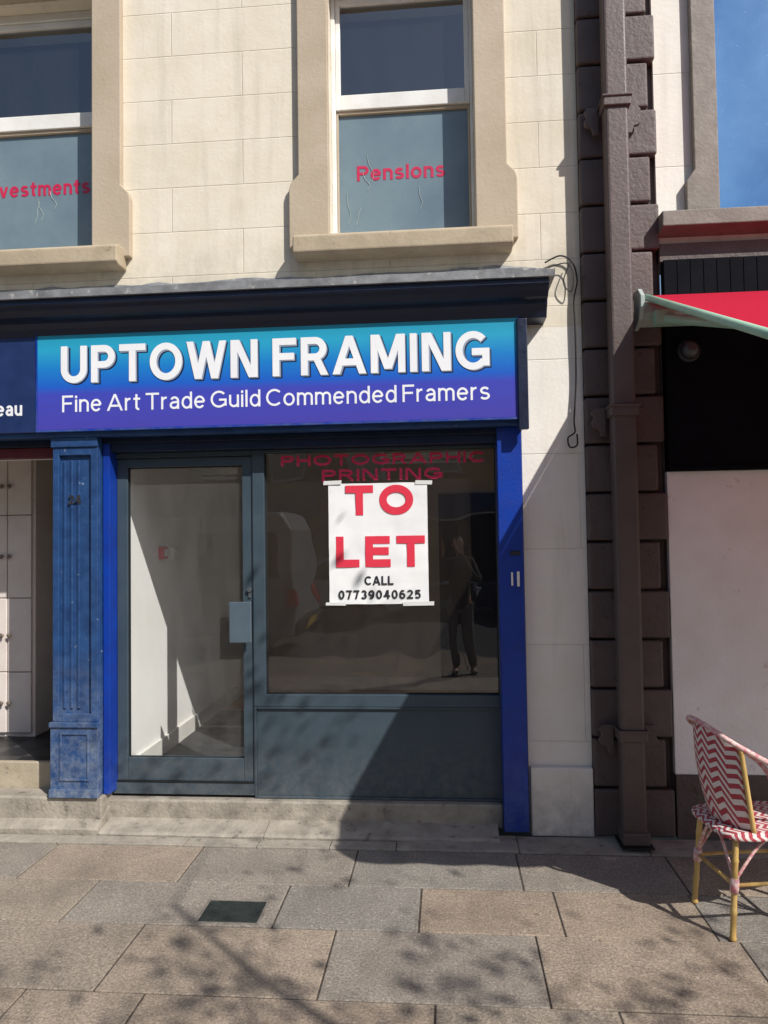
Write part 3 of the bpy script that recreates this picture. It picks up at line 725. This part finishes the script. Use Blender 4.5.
for (a, c, t, q, sl_) in ((324, 342, 480, 484, .003), (416, 433, 481, 485, -.003), (325, 345, 602, 605, -.002), (402, 433, 602, 606, .002)):
    b = MB(); xa, xb_ = PX(a, 545, yy), PX(c, 545, yy); za, zb_ = PZ(380, q, yy), PZ(380, t, yy)
    b.prism([(xa, za), (xb_, za + sl_), (xb_ + .002, zb_ + sl_), (xa + .003, zb_)], 'y', yy - .002, yy - .001); b.build('tape', m_tape, PO)

# ================================================================== CAFE BUILDING (right)
K = thing('cafe_building', 'brown and white painted building with black shop panels right of the downpipe', 'building', (2.5, W, 0))
kx = xR + .002; kq = PX(662, 400, W); KR = 7.0
uz = PZ(715, 243, W)
kwx0 = PX(714, 100, W); kwx1 = kwx0 + .95; kwb = PZ(740, 215, W)
b = MB(); b.box(kx, kq, W + .03, W + .4, 0, ZT + .3); b.build('corner_wall', m_brown, K)
b = MB(); b.box(kq, kwx0, W, W + .4, uz, ZT + .3); b.box(kwx1, KR, W, W + .4, uz, ZT + .3); b.box(kwx0, kwx1, W, W + .4, uz, kwb - .01); b.box(kwx0, kwx1, W, W + .4, 5.3, ZT + .3); b.build('upper_wall', m_pier, K)
b = MB(); qz = 0.0; i = 0
ch_ = .287
rq = random.Random(5)
while qz < ZT:
    rr = kq - .001 if i % 2 == 0 else kq - .045
    d0 = W - .05 + rq.uniform(-.006, .006)
    b.box(kx, rr, d0, W + .029, qz + .005, qz + ch_ - .009)
    qz += ch_; i += 1
b.build('quoin_column', m_brown, K, bevel=.014, seg=3)
b = MB(); w_ = .14
prof = [(kwx0, kwb), (kwx0 - w_ - .05, kwb), (kwx0 - w_ - .05, kwb + .2), (kwx0 - w_, kwb + .27), (kwx0 - w_, 5.4), (kwx0, 5.4)]
b.prism(prof, 'y', 4.45, W - .001); b.build('window_surround', m_brownw, K, bevel=.006)
b = MB(); b.box(kwx1, kwx1 + w_, 4.45, W - .001, kwb, 5.4); b.build('window_surround', m_brownw, K, bevel=.006)
b = MB(); b.prism([(4.36, kwb - .1), (4.36, kwb - .01), (4.6, kwb + .01), (4.6, kwb - .009), (4.499, kwb - .0095), (4.499, kwb - .12)], 'x', PX(662, 230, 4.38), kwx1 + .3); b.build('window_sill', m_brownw, K, bevel=.006)
b = MB(); frame_boxes(b, kwx0 + .001, kwx1 - .001, kwb + .012, 5.3, 4.56, 4.64, .022, .022, .02, .05); kw = b.build('sash_window', m_brownw, K, bevel=.003)
b = MB(); frame_boxes(b, kwx0 + .0235, kwx1 - .0235, kwb + .0325, 5.249, 4.585, 4.635, .016, .016, .04, .04); b.build('inner_sash', m_frost, kw, bevel=.003)
b = MB(); b.quad((kwx0 + .03, 4.61, kwb + .03), (kwx1 - .03, 4.61, kwb + .03), (kwx1 - .03, 4.61, 5.28), (kwx0 + .03, 4.61, 5.28)); b.build('pane', m_skyrefl, kw)
kp = PX(667, 400, 4.44)
pz1 = PZ(715, 258, 4.44); pz2 = PZ(715, 470, 4.44)
b = MB(); b.box(kq, KR, 4.47, W + .2, pz1 + .001, uz - .001); b.build('brown_band', m_brown, K, bevel=.004)
b = MB(); x = kp
while x < KR: b.box(x, min(x + .073, KR), 4.43, 4.5, PZ(715, 294, 4.44), pz1); x += .0755
b.build('grooved_panel', m_black, K, bevel=.003)
b = MB(); b.box(kp, KR, 4.44, W + .2, pz2, PZ(715, 294, 4.44) - .002)
b.box(kp, KR, 4.43, 4.4395, pz2, pz2 + .03)
b.build('black_fascia_panel', m_black, K, bevel=.004)
b = MB(); lw0 = PX(671, 620, 4.47); zb = PZ(715, 775, 4.47)
b.box(lw0, KR, 4.47, W + .3, zb, pz2 - .001); b.build('white_wall', m_white2, K, bevel=.004)
b = MB(); b.box(kq, lw0 - .001, 4.5, W + .3, 0, uz - .002); b.box(lw0, KR, 4.455, W + .3, 0, zb - .001); b.build('brown_plinth', m_brown, K, bevel=.006)

dpx = PX(624, 450, 4.33)
D = thing('drainpipe', 'brown painted square downpipe running down the dark quoined corner', 'drainpipe', (dpx, 4.34, 0))
b = MB(); b.box(dpx - .066, dpx + .066, 4.285, 4.395, .06, ZT); b.build('pipe', m_pipe, D, bevel=.018, seg=3)
for pyc in (108, 415, 738):
    z = PZ(624, pyc, 4.33)
    b = MB(); b.box(dpx - .078, dpx + .078, 4.27, 4.4, z - .01, z + .055); b.box(dpx - .086, dpx + .086, 4.262, 4.402, z + .04, z + .055)
    co = b.build('collar', m_pipe, D, bevel=.006)
    for s in (-1, 1):
        bb = MB(); e = dpx + s * .081
        prof = [(e, z - .11), (e + s * .03, z - .11), (e + s * .042, z - .07), (e + s * .075, z - .06), (e + s * .085, z - .03), (e + s * .07, z), (e + s * .085, z + .03), (e + s * .06, z + .055), (e, z + .055)]
        bb.prism(prof, 'y', 4.40, 4.425); bb.build('bracket_ear', m_pipe, co, bevel=.004)
b = MB(); b.box(dpx - .075, dpx + .075, 4.26, 4.40, .03, .1); b.build('shoe', m_pipe, D, bevel=.01)
b = MB(); b.box(dpx - .09, dpx + .09, 4.234, 4.43, .024, .029); b.build('gully', m_cable, D)

b = MB(); cy = 4.47
pts = [P(545, 262, 4.46), P(560, 256, cy), P(572, 262, cy), P(577, 280, cy), P(574, 300, cy), P(575, 330, cy), P(576, 380, cy), P(574, 420, cy), P(575, 432, cy), P(568, 438, cy), P(570, 447, cy), P(577, 445, cy), P(577, 434, cy)]
b.tube(smooth_path([(x, cy - .004 * (i % 2), z) for i, (x, z) in enumerate(pts)], 8), .005, 7)
setp(b.build('cable', m_cable, smooth=True, loc=(xR - .03, cy, 3.2)), 'long black cable hanging down the stone pier from the ledge end', 'cable')
b = MB(); pts = [P(548, 268, 4.46), P(566, 264, cy), P(573, 275, cy), P(571, 292, cy), P(563, 283, cy), P(570, 262, cy)]
b.tube(smooth_path([(x, cy - .014, z) for x, z in pts], 8), .0035, 7)
setp(b.build('cable', m_cable, smooth=True, loc=(xR - .05, cy, 3.2)), 'short thin black wire loop curling at the end of the lead ledge', 'cable')

lx, lz = P(690, 350, 4.4)
L = thing('wall_lamp', 'round black lamp on the black panel under the awning', 'lamp', (lx, 4.44, lz))
b = MB(); b.tube([(lx, 4.439, lz), (lx, 4.415, lz), (lx, 4.405, lz)], [.065, .065, .055], 24); b.build('base', m_table, L)
b = MB(); b.tube([(lx, 4.404, lz), (lx, 4.385, lz), (lx, 4.365, lz), (lx, 4.355, lz)], [.05, .048, .034, .012], 20); b.build('lens', M('smoked_lens', '4a4c50', None, 5, .25, .02), L, smooth=True)

# ================================================================== AWNING
ax, az = P(640, 302, 4.38)
A = thing('awning', 'red canvas awning with pale green side arm over the cafe tables', 'awning', (ax + 1.8, 4.4, az))
AY0, AY1 = 4.425, 2.46; AX1 = 5.6; drop = .80; at = az + .05
n_ = 24
b = MB(); V = []
for j in range(9):
    t = j / 8
    for i in range(n_ + 1):
        u = i / n_
        V.append(b.bm.verts.new((ax + .05 + (AX1 - ax - .05) * u, AY0 - (AY0 - AY1) * t, at - drop * t - .015 * math.sin(math.pi * t))))
for j in range(8):
    for i in range(n_):
        k = j * (n_ + 1) + i; b.bm.faces.new([V[k], V[k + 1], V[k + n_ + 2], V[k + n_ + 1]])
b.build('canvas', m_canvas, A, smooth=True)
b = MB(); b.prism([(4.428, az - .0), (4.36, az - .01), (4.31, az - .05), (4.31, az - .09), (4.34, az - .12), (4.428, az - .14)], 'x', ax, AX1); b.build('cassette', m_gwhite, A, bevel=.006)
b = MB(); b.prism([(4.4285, az + .07), (4.33, az + .06), (4.27, az + .01), (4.27, az - .06), (4.32, az - .12), (4.4285, az - .16)], 'x', ax - .025, ax - .001); b.build('end_cap', m_gwhite, A, bevel=.004)
b = MB(); b.box(ax, AX1, AY1 - .06, AY1 - .001, at - drop - .06, at - drop + .012); b.build('front_bar', m_green, A, bevel=.012)
b = MB(); V = []; nn = 80
for j in range(2):
    for i in range(nn + 1):
        u = i / nn; V.append(b.bm.verts.new((ax + (AX1 - ax) * u, AY1 - .064 - .004 * math.sin(i), at - drop - .045 - j * (.15 + .03 * abs(math.sin(i * .5))))))
for i in range(nn): b.bm.faces.new([V[i], V[i + 1], V[nn + 2 + i], V[nn + 1 + i]])
b.build('valance', m_canvas, A)
for (xa, s) in ((ax + .10, 1), (AX1 - .3, -1)):
    b = MB(); el = Vector((xa + s * .42, 3.55, at - .1 - drop * .45)); p = Vector((xa, 4.28, az - .13)); q = Vector((xa + s * .05, AY1 + .01, at - drop - .03))
    b.tube([p, el], .028, 10); b.tube([el + Vector((0, 0, .002)), q], .022, 10); b.tube([el - Vector((0, 0, .04)), el + Vector((0, 0, .04))], .036, 14)
    b.box(p.x - .05, p.x + .05, 4.24, 4.309, az - .17, az - .09)
    b.build('folding_arm', m_green, A)
b = MB(); b.tube([(ax + .03, 4.36, at - .03), (ax + .03, AY1, at - drop - .01)], .019, 10); b.build('side_rail', m_green, A, smooth=True)

# ================================================================== CHAIR, TABLE
pF, pN = G(699, 904), G(728, 939)
md_ = (pF + pN) / 2; ang = rad(9)
ca, sa = math.cos(ang), math.sin(ang)
lxx = -.215
CHR = thing('bistro_chair', 'red and white woven bistro chair with bamboo legs at the right edge', 'chair', (md_.x - lxx * ca, md_.y - lxx * sa, 0), rotz=ang)
o0 = org[CHR]; org[CHR] = Vector((0, 0, 0))
hoop = smooth_path([(.20, .19, .45), (.21, .205, .54), (.16, .215, .63), (.05, .215, .71), (-.08, .205, .78), (-.20, .175, .85), (-.255, .09, .895), (-.265, 0, .905), (-.255, -.09, .895), (-.20, -.175, .85), (-.08, -.205, .78), (.05, -.215, .71), (.16, -.215, .63), (.21, -.205, .54), (.20, -.19, .45)], 6)
b = MB(); b.tube(hoop, .012, 10); b.build('arm_hoop', m_wrap, CHR, smooth=True)
b = MB(); V = []; nu, nv = 24, 16
for j in range(nv + 1):
    v = j / nv
    for i in range(nu + 1):
        u = i / nu * 2 - 1
        bx_ = Vector((-.195 + .09 * u * u, .175 * u, .455)); tx_ = Vector((-.262 + .10 * abs(u) ** 2.0, .185 * u, .9 - .07 * abs(u) ** 2.6))
        p = bx_.lerp(tx_, v); p.x -= .02 * math.sin(math.pi * v)
        V.append(b.bm.verts.new(p))
for j in range(nv):
    for i in range(nu):
        k = j * (nu + 1) + i; b.bm.faces.new([V[k], V[k + 1], V[k + nu + 2], V[k + nu + 1]])
o = b.build('backrest', m_weave, CHR, smooth=True); sm = o.modifiers.new('Solidify', 'SOLIDIFY'); sm.thickness = .012
for s in (-1, 1):
    b = MB(); b.tube(smooth_path([(-.11, s * .178, .455), (-.14, s * .185, .65), (-.165, s * .187, .83)], 5), .011, 8); b.build('back_upright', m_bamboo, CHR, smooth=True)
b = MB(); out = []
for i in range(36):
    a = 2 * math.pi * i / 36; cxx, cyy = math.cos(a), math.sin(a)
    e = .42
    out.append((.225 * math.copysign(abs(cxx) ** e, cxx), .195 * math.copysign(abs(cyy) ** e, cyy)))
b.prism(out, 'z', .435, .46); b.build('seat', m_weave, CHR, bevel=.008)
b = MB(); b.tube([(x * 1.01, y * 1.01, .44) for x, y in out], .014, 8, closed=True); b.build('seat_rim', m_weave, CHR, smooth=True)
def bamboo(p0, p1, r, nodes=4):
    p0, p1 = Vector(p0), Vector(p1); pts = []; rs = []
    for k in range(nodes):
        for t, q in ((0, 1.0), (.42, .94), (.84, 1.0), (.93, 1.22)):
            pts.append(p0.lerp(p1, (k + t) / nodes)); rs.append(r * q)
    pts.append(p1); rs.append(r); return pts, rs
feet = {}
for sx in (-1, 1):
    for sy in (-1, 1):
        top_ = (sx * .18, sy * .155, .435); bot = (sx * .215, sy * .168, .0)
        b = MB(); pts, rs = bamboo(top_, bot, .0135, 4); b.tube(pts, rs, 10); lg = b.build('leg', m_bamboo, CHR, smooth=True)
        tt = .4; w = Vector(top_).lerp(Vector(bot), tt); w2 = Vector(top_).lerp(Vector(bot), tt + .14); feet[(sx, sy)] = w.lerp(w2, .5)
        bb = MB(); bb.tube([w, w.lerp(w2, .5), w2], [.0185, .0195, .0185], 10); bb.build('binding', m_wrap, lg, smooth=True)
ks = [(-1, -1), (1, -1), (1, 1), (-1, 1)]
for i in range(4):
    p, q = feet[ks[i]], feet[ks[(i + 1) % 4]]
    b = MB(); b.tube([p, (p + q) / 2, q], .009, 8); b.build('stretcher', m_bamboo, CHR, smooth=True)
    b = MB(); P1 = p + Vector((0, 0, .015)); P2 = q + Vector((0, 0, .015)); mid = (P1 + P2) / 2; mid.z = .43
    b.tube(smooth_path([P1, P1.lerp(mid, .55) + Vector((0, 0, .04)), mid, P2.lerp(mid, .55) + Vector((0, 0, .04)), P2], 5), .007, 8); b.build('curved_brace', m_wrap, CHR, smooth=True)
org[CHR] = o0

T = thing('bistro_table', 'round dark metal bistro table just entering the right edge beside the chair', 'table', (1.90, 3.62, 0))
b = MB(); tz = .735
b.tube([(1.90, 3.62, tz - .022), (1.90, 3.62, tz - .02), (1.90, 3.62, tz - .004), (1.90, 3.62, tz)], [.33, .338, .338, .334], 48); b.build('tabletop', m_table, T)
b = MB(); b.tube([(1.9, 3.62, .03), (1.9, 3.62, tz - .023)], .024, 16); b.build('column', m_table, T, smooth=True)
b = MB()
for k in range(4):
    a = k * math.pi / 2 + .6; b.tube([(1.9, 3.62, .06), (1.9 + .14 * math.cos(a), 3.62 + .14 * math.sin(a), .04), (1.9 + .27 * math.cos(a), 3.62 + .27 * math.sin(a), .014)], [.02, .016, .013], 10)
b.build('base', m_table, T, smooth=True)

c0, c1 = G(204, 912), G(262, 912); cyf, cyn = G(235, 902).y, G(235, 923).y
IC = thing('inspection_cover', 'small dark square metal cover set in the paving', 'manhole cover', ((c0.x + c1.x) / 2, (cyf + cyn) / 2, 0))
b = MB(); b.box(c0.x, c1.x, cyn, cyf, .001, .0045); b.build('plate', M('dark_cast_iron', '232a28', '2f3632', 20, .7, .6, 80, metal=.2), IC, bevel=.001)
b = MB()
b.box(c0.x - .014, c0.x - .002, cyn - .012, cyf + .012, .001, .004); b.box(c1.x + .002, c1.x + .014, cyn - .012, cyf + .012, .001, .004)
b.box(c0.x - .001, c1.x + .001, cyn - .012, cyn - .002, .001, .004); b.box(c0.x - .001, c1.x + .001, cyf + .002, cyf + .012, .001, .004); b.build('rim', m_kerb, IC)

# ================================================================== BEHIND THE CAMERA (seen in the glass)
m_brick = ashlar('opposite_render', '8d7f70', '7c6f61', None, .6, .3)
m_brick2 = ashlar('opposite_brick', '7a4f3f', '6b4437', None, .24, .08)
m_slate = M('roof_slates', '3a3d42', '2d3034', 8, .7, .4, 20)
def opposite(x0, x1, yf, h, m, label, nwin):
    o = thing('terrace_house', label, 'building', ((x0 + x1) / 2, yf, 0))
    b = MB(); b.box(x0, x1, yf - 7, yf, -.05, h); b.build('wall', m, o)
    b = MB(); b.prism([(yf + .2, h + .001), (yf - 3.5, h + 2.4), (yf - 7.2, h + .001)], 'x', x0 - .0, x1 + .0); rf = b.build('roof', m_slate, o)
    b = MB(); b.box(x0 + .4, x0 + 1.3, yf - 4, yf - 3, h + 1.6, h + 3.3); b.build('chimney', m, rf)
    w = (x1 - x0) / nwin
    for k in range(nwin):
        for z in (3.6, 6.2):
            if z + 1.6 > h: continue
            c = x0 + w * (k + .5)
            b = MB(); frame_boxes(b, c - .5, c + .5, z, z + 1.6, yf + .002, yf + .06, .07, .07, .08, .07); f = b.build('window', m_white, o)
            b = MB(); b.quad((c - .45, yf + .03, z + .05), (c + .45, yf + .03, z + .05), (c + .45, yf + .03, z + 1.55), (c - .45, yf + .03, z + 1.55)); b.build('pane', m_frost, f)
    b = MB(); b.box(x0 + .4, x1 - .4, yf + .002, yf + .1, 2.5, 3.1); b.build('shop_fascia', m_navyw, o)
    b = MB(); frame_boxes(b, x0 + .5, x1 - 1.6, .4, 2.45, yf + .002, yf + .07, .08, .08, .1, .08); f = b.build('display_window', m_white, o)
    b = MB(); b.box(x0 + .55, x1 - 1.65, yf + .003, yf + .02, .45, 2.4); b.build('pane', m_black, f)
    b = MB(); b.box(x1 - 1.45, x1 - .55, yf + .002, yf + .06, 0, 2.3); b.build('door', m_redframe, o)
opposite(-19, -11, -13, 8.4, m_brick2, 'brick terrace house across the road at far left', 3)
opposite(-11, -3.5, -13, 7.6, m_brick, 'grey rendered house across the road left of centre', 3)
opposite(-3.5, 3.5, -13, 8.8, m_brick2, 'brick shop terrace straight across the road', 3)
opposite(3.5, 12, -13, 7.9, m_brick, 'grey rendered shop across the road to the right', 3)

m_tyre = M('tyre_rubber', '17171a', None, 10, .85, .3, 60)
m_carg = M('car_window_tint', '101418', None, 4, .1, .0, 60, spec=.8)
m_lamp = M('red_tail_lens', 'c02030', None, 4, .2, .0, 60)
m_lampw = M('clear_lamp_lens', 'e8e8e4', None, 4, .15, .0, 60)
def vehicle(name, label, cat, loc, prof, width, paint, wheels, rwheel, wins):
    o = thing(name, label, cat, loc)
    X = lambda x: loc[0] - x
    Yc = loc[1]
    b = MB(); b.prism([(X(x), z + loc[2]) for x, z in prof], 'y', Yc - width / 2, Yc + width / 2); body = b.build('body', paint, o, bevel=.07, seg=4)
    for w in wheels:
        for s in (-1, 1):
            yc = Yc + s * (width / 2 - .07)
            b = MB(); b.tube([(X(w), yc - .11, loc[2] + rwheel), (X(w), yc - .09, loc[2] + rwheel), (X(w), yc + .09, loc[2] + rwheel), (X(w), yc + .11, loc[2] + rwheel)], [rwheel * .92, rwheel, rwheel, rwheel * .92], 28); wh = b.build('wheel', m_tyre, o)
            b = MB(); b.tube([(X(w), yc + s * .095, loc[2] + rwheel), (X(w), yc + s * .118, loc[2] + rwheel)], rwheel * .6, 20); b.build('rim', m_steel, wh)
    for q in wins:
        for s in (-1, 1):
            y = Yc + s * (width / 2 + .003)
            b = MB(); b.prism([(X(x), z + loc[2]) for x, z in q], 'y', y - .004, y + .004); b.build('side_window', m_carg, o)
    for s in (-1, 1):
        y = Yc + s * (width / 2 - .08)
        b = MB(); b.box(X(-.015), X(.14), y - .09, y + .09, loc[2] + .75, loc[2] + 1.1); b.build('tail_light', m_lamp, o, bevel=.01)
        y = Yc + s * (width / 2 - .2)
        L_ = max(x for x, z in prof); b = MB(); b.box(X(L_ - .25), X(L_ + .012), y - .14, y + .14, loc[2] + .62, loc[2] + .8); b.build('headlight', m_lampw, o, bevel=.02)
    b = MB(); b.box(X(-.06), X(.05), Yc - width / 2 + .08, Yc + width / 2 - .08, loc[2] + .36, loc[2] + .6); b.build('bumper', m_tyre, o, bevel=.03)
    b = MB(); b.box(X(-.07), X(-.061), Yc - .26, Yc + .26, loc[2] + .42, loc[2] + .53); b.build('number_plate', m_paintline, o)
    return o
van = [(0, .35), (0, 1.0), (.06, 2.1), (.2, 2.3), (3.3, 2.3), (3.55, 2.2), (4.05, 1.45), (4.75, 1.2), (4.85, .9), (4.85, .35)]
vehicle('panel_van', 'grey panel van with tinted side glass parked at the near kerb', 'van', (-2.35, -3.2, -.124), van, 1.9, M('van_paint', '8e9399', '83888e', 4, .3, .0), (.95, 3.95), .34, [[(3.3, 1.4), (3.3, 2.0), (3.6, 2.0), (3.98, 1.4)], [(.25, 1.3), (.3, 2.0), (1.5, 2.0), (1.5, 1.3)]])
car = [(0, .35), (0, .85), (.15, 1.0), (.5, 1.42), (1.9, 1.46), (2.75, 1.0), (3.8, .85), (3.95, .6), (3.95, .35)]
cw = [[(.45, .98), (.62, 1.36), (1.2, 1.38), (1.2, .98)], [(1.28, .98), (1.28, 1.38), (1.85, 1.38), (2.5, .98)]]
vehicle('hatchback_car', 'silver hatchback parked on the far side of the road', 'car', (-.8, -7.9, -.124), car, 1.7, M('silver_car_paint', 'd8dbdf', 'cdd0d3', 4, .3, .0, metal=.1), (.75, 3.2), .31, cw)
vehicle('hatchback_car', 'dark blue hatchback parked on the far side of the road', 'car', (4.6, -7.9, -.124), car, 1.7, M('blue_car_paint', '1c2c4a', '182640', 4, .3, .0), (.75, 3.2), .31, cw)

TR = thing('street_tree', 'street tree in young leaf on the pavement behind the photographer', 'tree', (4.3, -1.25, 0))
m_bark = M('tree_bark', '5b4f43', '463c33', 12, .9, .8, 30, stretch=(1, 1, .3))
m_leaf = M('young_leaves', (.08, .13, .03), (.11, .16, .04), 8, .6, .1, 40)
rt = random.Random(11)
b = MB(); tips = []
def branch(p, d, r, L, lvl):
    pts = [p.copy()]; rs = [r]; q = p.copy(); dd = d.copy(); seg = 5
    for k in range(seg):
        dd = (dd + Vector((rt.uniform(-.2, .2), rt.uniform(-.2, .2), rt.uniform(-.10, .06)))).normalized()
        q = q + dd * L / seg; pts.append(q.copy()); rs.append(max(r * (1 - .14 * (k + 1)), .003))
        if lvl > 0 and k >= 1:
            a = rt.uniform(0, 6.28); side = Vector((math.cos(a), math.sin(a), rt.uniform(-.2, .25))).normalized()
            branch(q, (dd * .55 + side * .8).normalized(), rs[-1] * .5, L * .6, lvl - 1)
        if lvl <= 1: tips.append(q.copy())
    b.tube(pts, rs, 6 if lvl < 2 else 9)
b.tube([(4.3, -1.25, -.02), (4.28, -1.25, .3), (4.25, -1.22, 1.8), (4.2, -1.2, 2.9)], [.14, .10, .085, .07], 12)
branch(Vector((4.2, -1.2, 2.85)), Vector((-.1, -.1, 1)), .055, 1.7, 3)
branch(Vector((4.22, -1.2, 2.6)), Vector((-.8, .35, .6)), .04, 1.8, 2)
branch(Vector((4.22, -1.2, 2.7)), Vector((.8, .2, .6)), .04, 1.8, 2)
branch(Vector((4.2, -1.2, 2.88)), Vector((-.75, .12, .75)).normalized(), .05, 2.9, 3)
branch(Vector((4.2, -1.2, 2.8)), Vector((-.85, -.1, .55)).normalized(), .04, 2.8, 2)
b.build('trunk', m_bark, TR, smooth=True)
b = MB()
for t in tips:
    if t.z < 2.4: continue
    for k in range(2):
        c = t + Vector((rt.gauss(0, .12), rt.gauss(0, .12), rt.gauss(0, .1)))
        if c.z > 5.6: continue
        n1 = Vector((rt.gauss(0, 1), rt.gauss(0, 1), rt.gauss(0, 1))).normalized(); u = n1.orthogonal().normalized() * rt.uniform(.025, .045); w = n1.cross(u).normalized() * u.length * .6
        b.bm.faces.new([b.bm.verts.new(c - u), b.bm.verts.new(c + w), b.bm.verts.new(c + u), b.bm.verts.new(c - w)])
b.build('crown', m_leaf, TR)

PE = thing('person', 'person in a dark coat holding up a phone, mirrored in the shop window', 'person', (.17, -.47, 0))
def skin(name, verts, edges, roots, m, parent, sub=2):
    me = bpy.data.meshes.new(name); me.from_pydata([v[0] for v in verts], edges, []); me.materials.append(m)
    o = bpy.data.objects.new(name, me); C.objects.link(o); o.parent = parent; org[o] = org[parent]
    md = o.modifiers.new('Skin', 'SKIN'); md.use_smooth_shade = True
    for i, v in enumerate(verts):
        r_ = v[1]; r_ = r_ if isinstance(r_, tuple) else (r_, r_)
        me.skin_vertices[0].data[i].radius = r_; me.skin_vertices[0].data[i].use_root = i in roots
    s = o.modifiers.new('Sub', 'SUBSURF'); s.levels = sub; s.render_levels = sub
    return o
m_skin = M('skin', 'c79a80', 'b98b72', 10, .55, .1, 80)
m_coat = M('dark_coat_cloth', '4a4440', '544d48', 12, .85, .3, 90)
m_trou = M('grey_trousers', '8a8580', '7e7974', 12, .85, .3, 90)
m_hair = M('brown_hair', '2e2119', '3a2a1e', 30, .6, .5, 90)
hx = -.17
V = [((0, 0, .95), .12), ((0, 0, 1.15), .11), ((0, 0, 1.36), (.14, .1)), ((0, 0, 1.50), .052), ((0, .01, 1.57), .062), ((0, .02, 1.66), .088), ((0, .01, 1.75), .062)]
E = [(0, 1), (1, 2), (2, 3), (3, 4), (4, 5), (5, 6)]
roots = {0}
for s in (-1, 1):
    k = len(V)
    V += [((s * .17, 0, 1.43), .055), ((s * .25, .12, 1.2), .042), ((hx * .9 + s * .085, .33, 1.60), .027), ((hx + s * .085, .37, 1.68), (.036, .022))]
    E += [(2, k), (k, k + 1), (k + 1, k + 2), (k + 2, k + 3)]
    k = len(V)
    V += [((s * .09, 0, .88), .085), ((s * .1, .02, .49), .055), ((s * .1, -.02, .09), .036), ((s * .115, .12, .04), .034)]
    E += [(0, k), (k, k + 1), (k + 1, k + 2), (k + 2, k + 3)]
    for j in range(5):
        k = len(V); pz = 1.665 + j * .019 if j < 4 else 1.655
        L_ = (.07, .082, .078, .066, .055)[j]
        x0 = hx + s * .09
        if j < 4: V += [((x0, .375, pz), .0085), ((x0 - s * .004, .375 + L_ * .5, pz + .004), .008), ((x0 - s * .03, .375 + L_ * .62, pz + .006), .007)]
        else: V += [((x0, .365, pz), .01), ((x0 - s * .03, .37, pz - .012), .009), ((x0 - s * .055, .385, pz - .006), .008)]
        E += [(k, k + 1), (k + 1, k + 2)]; roots.add(k)
k = len(V); V += [((0, .09, 1.665), .016), ((0, .115, 1.645), .013)]; E += [(k, k + 1)]; roots.add(k)
for s in (-1, 1):
    k = len(V); V += [((s * .082, .01, 1.66), .012), ((s * .096, .0, 1.672), .014)]; E += [(k, k + 1)]; roots.add(k)
skin('body', V, E, roots, m_skin, PE)
Vc = [((0, 0, .80), .155), ((0, 0, .98), .145), ((0, 0, 1.15), .135), ((0, 0, 1.36), (.165, .125)), ((0, 0, 1.47), .075)]; Ec = [(0, 1), (1, 2), (2, 3), (3, 4)]
for s in (-1, 1):
    k = len(Vc); Vc += [((s * .17, 0, 1.425), .075), ((s * .25, .12, 1.2), .06), ((hx * .8 + s * .095, .30, 1.56), .042)]; Ec += [(3, k), (k, k + 1), (k + 1, k + 2)]
skin('coat', Vc, Ec, {1}, m_coat, PE)
Vt = [((0, 0, .93), .13)]; Et = []
for s in (-1, 1):
    k = len(Vt); Vt += [((s * .09, 0, .85), .098), ((s * .1, .02, .49), .07), ((s * .1, -.01, .1), .06)]; Et += [(0, k), (k, k + 1), (k + 1, k + 2)]
skin('trousers', Vt, Et, {0}, m_trou, PE)
skin('hair', [((0, -.035, 1.62), .07), ((0, -.025, 1.70), .088), ((0, 0, 1.775), .072)], [(0, 1), (1, 2)], {0}, m_hair, PE)
for s in (-1, 1): skin('shoe', [((s * .1, -.05, .045), .045), ((s * .112, .07, .04), .045), ((s * .12, .17, .032), .034)], [(0, 1), (1, 2)], {0}, m_trou, PE)
PH = thing('phone', 'dark mobile phone held up by the mirrored person', 'phone', (0, -.075, 1.7))
b = MB(); b.box(-.037, .037, -.08, -.072, 1.69, 1.835); b.build('case', m_cable, PH, bevel=.003)
b = MB(); b.box(.004, .03, -.0718, -.069, 1.80, 1.828); b.build('camera_bump', m_table, PH, bevel=.001)

# ================================================================== LIGHT
sd = Vector((-1, 1, -1.3))
sl = bpy.data.lights.new('sun', 'SUN'); sl.energy = 5.0; sl.angle = rad(.5); sl.color = (1, .97, .925)
so = bpy.data.objects.new('sun', sl); C.objects.link(so); so.rotation_euler = sd.to_track_quat('-Z', 'Y').to_euler(); so.location = (8, -8, 12)
w = bpy.data.worlds.new('World'); SC.world = w; w.use_nodes = True
nt = w.node_tree; nt.nodes.clear()
sk = nt.nodes.new('ShaderNodeTexSky'); sk.sky_type = 'NISHITA'; sk.sun_disc = False
sk.sun_elevation = math.atan2(1.3, math.sqrt(2)); sk.sun_rotation = rad(135); sk.air_density = 1; sk.dust_density = 1.0
bg = nt.nodes.new('ShaderNodeBackground'); bg.inputs[1].default_value = .115
ow = nt.nodes.new('ShaderNodeOutputWorld'); nt.links.new(sk.outputs[0], bg.inputs[0]); nt.links.new(bg.outputs[0], ow.inputs[0])
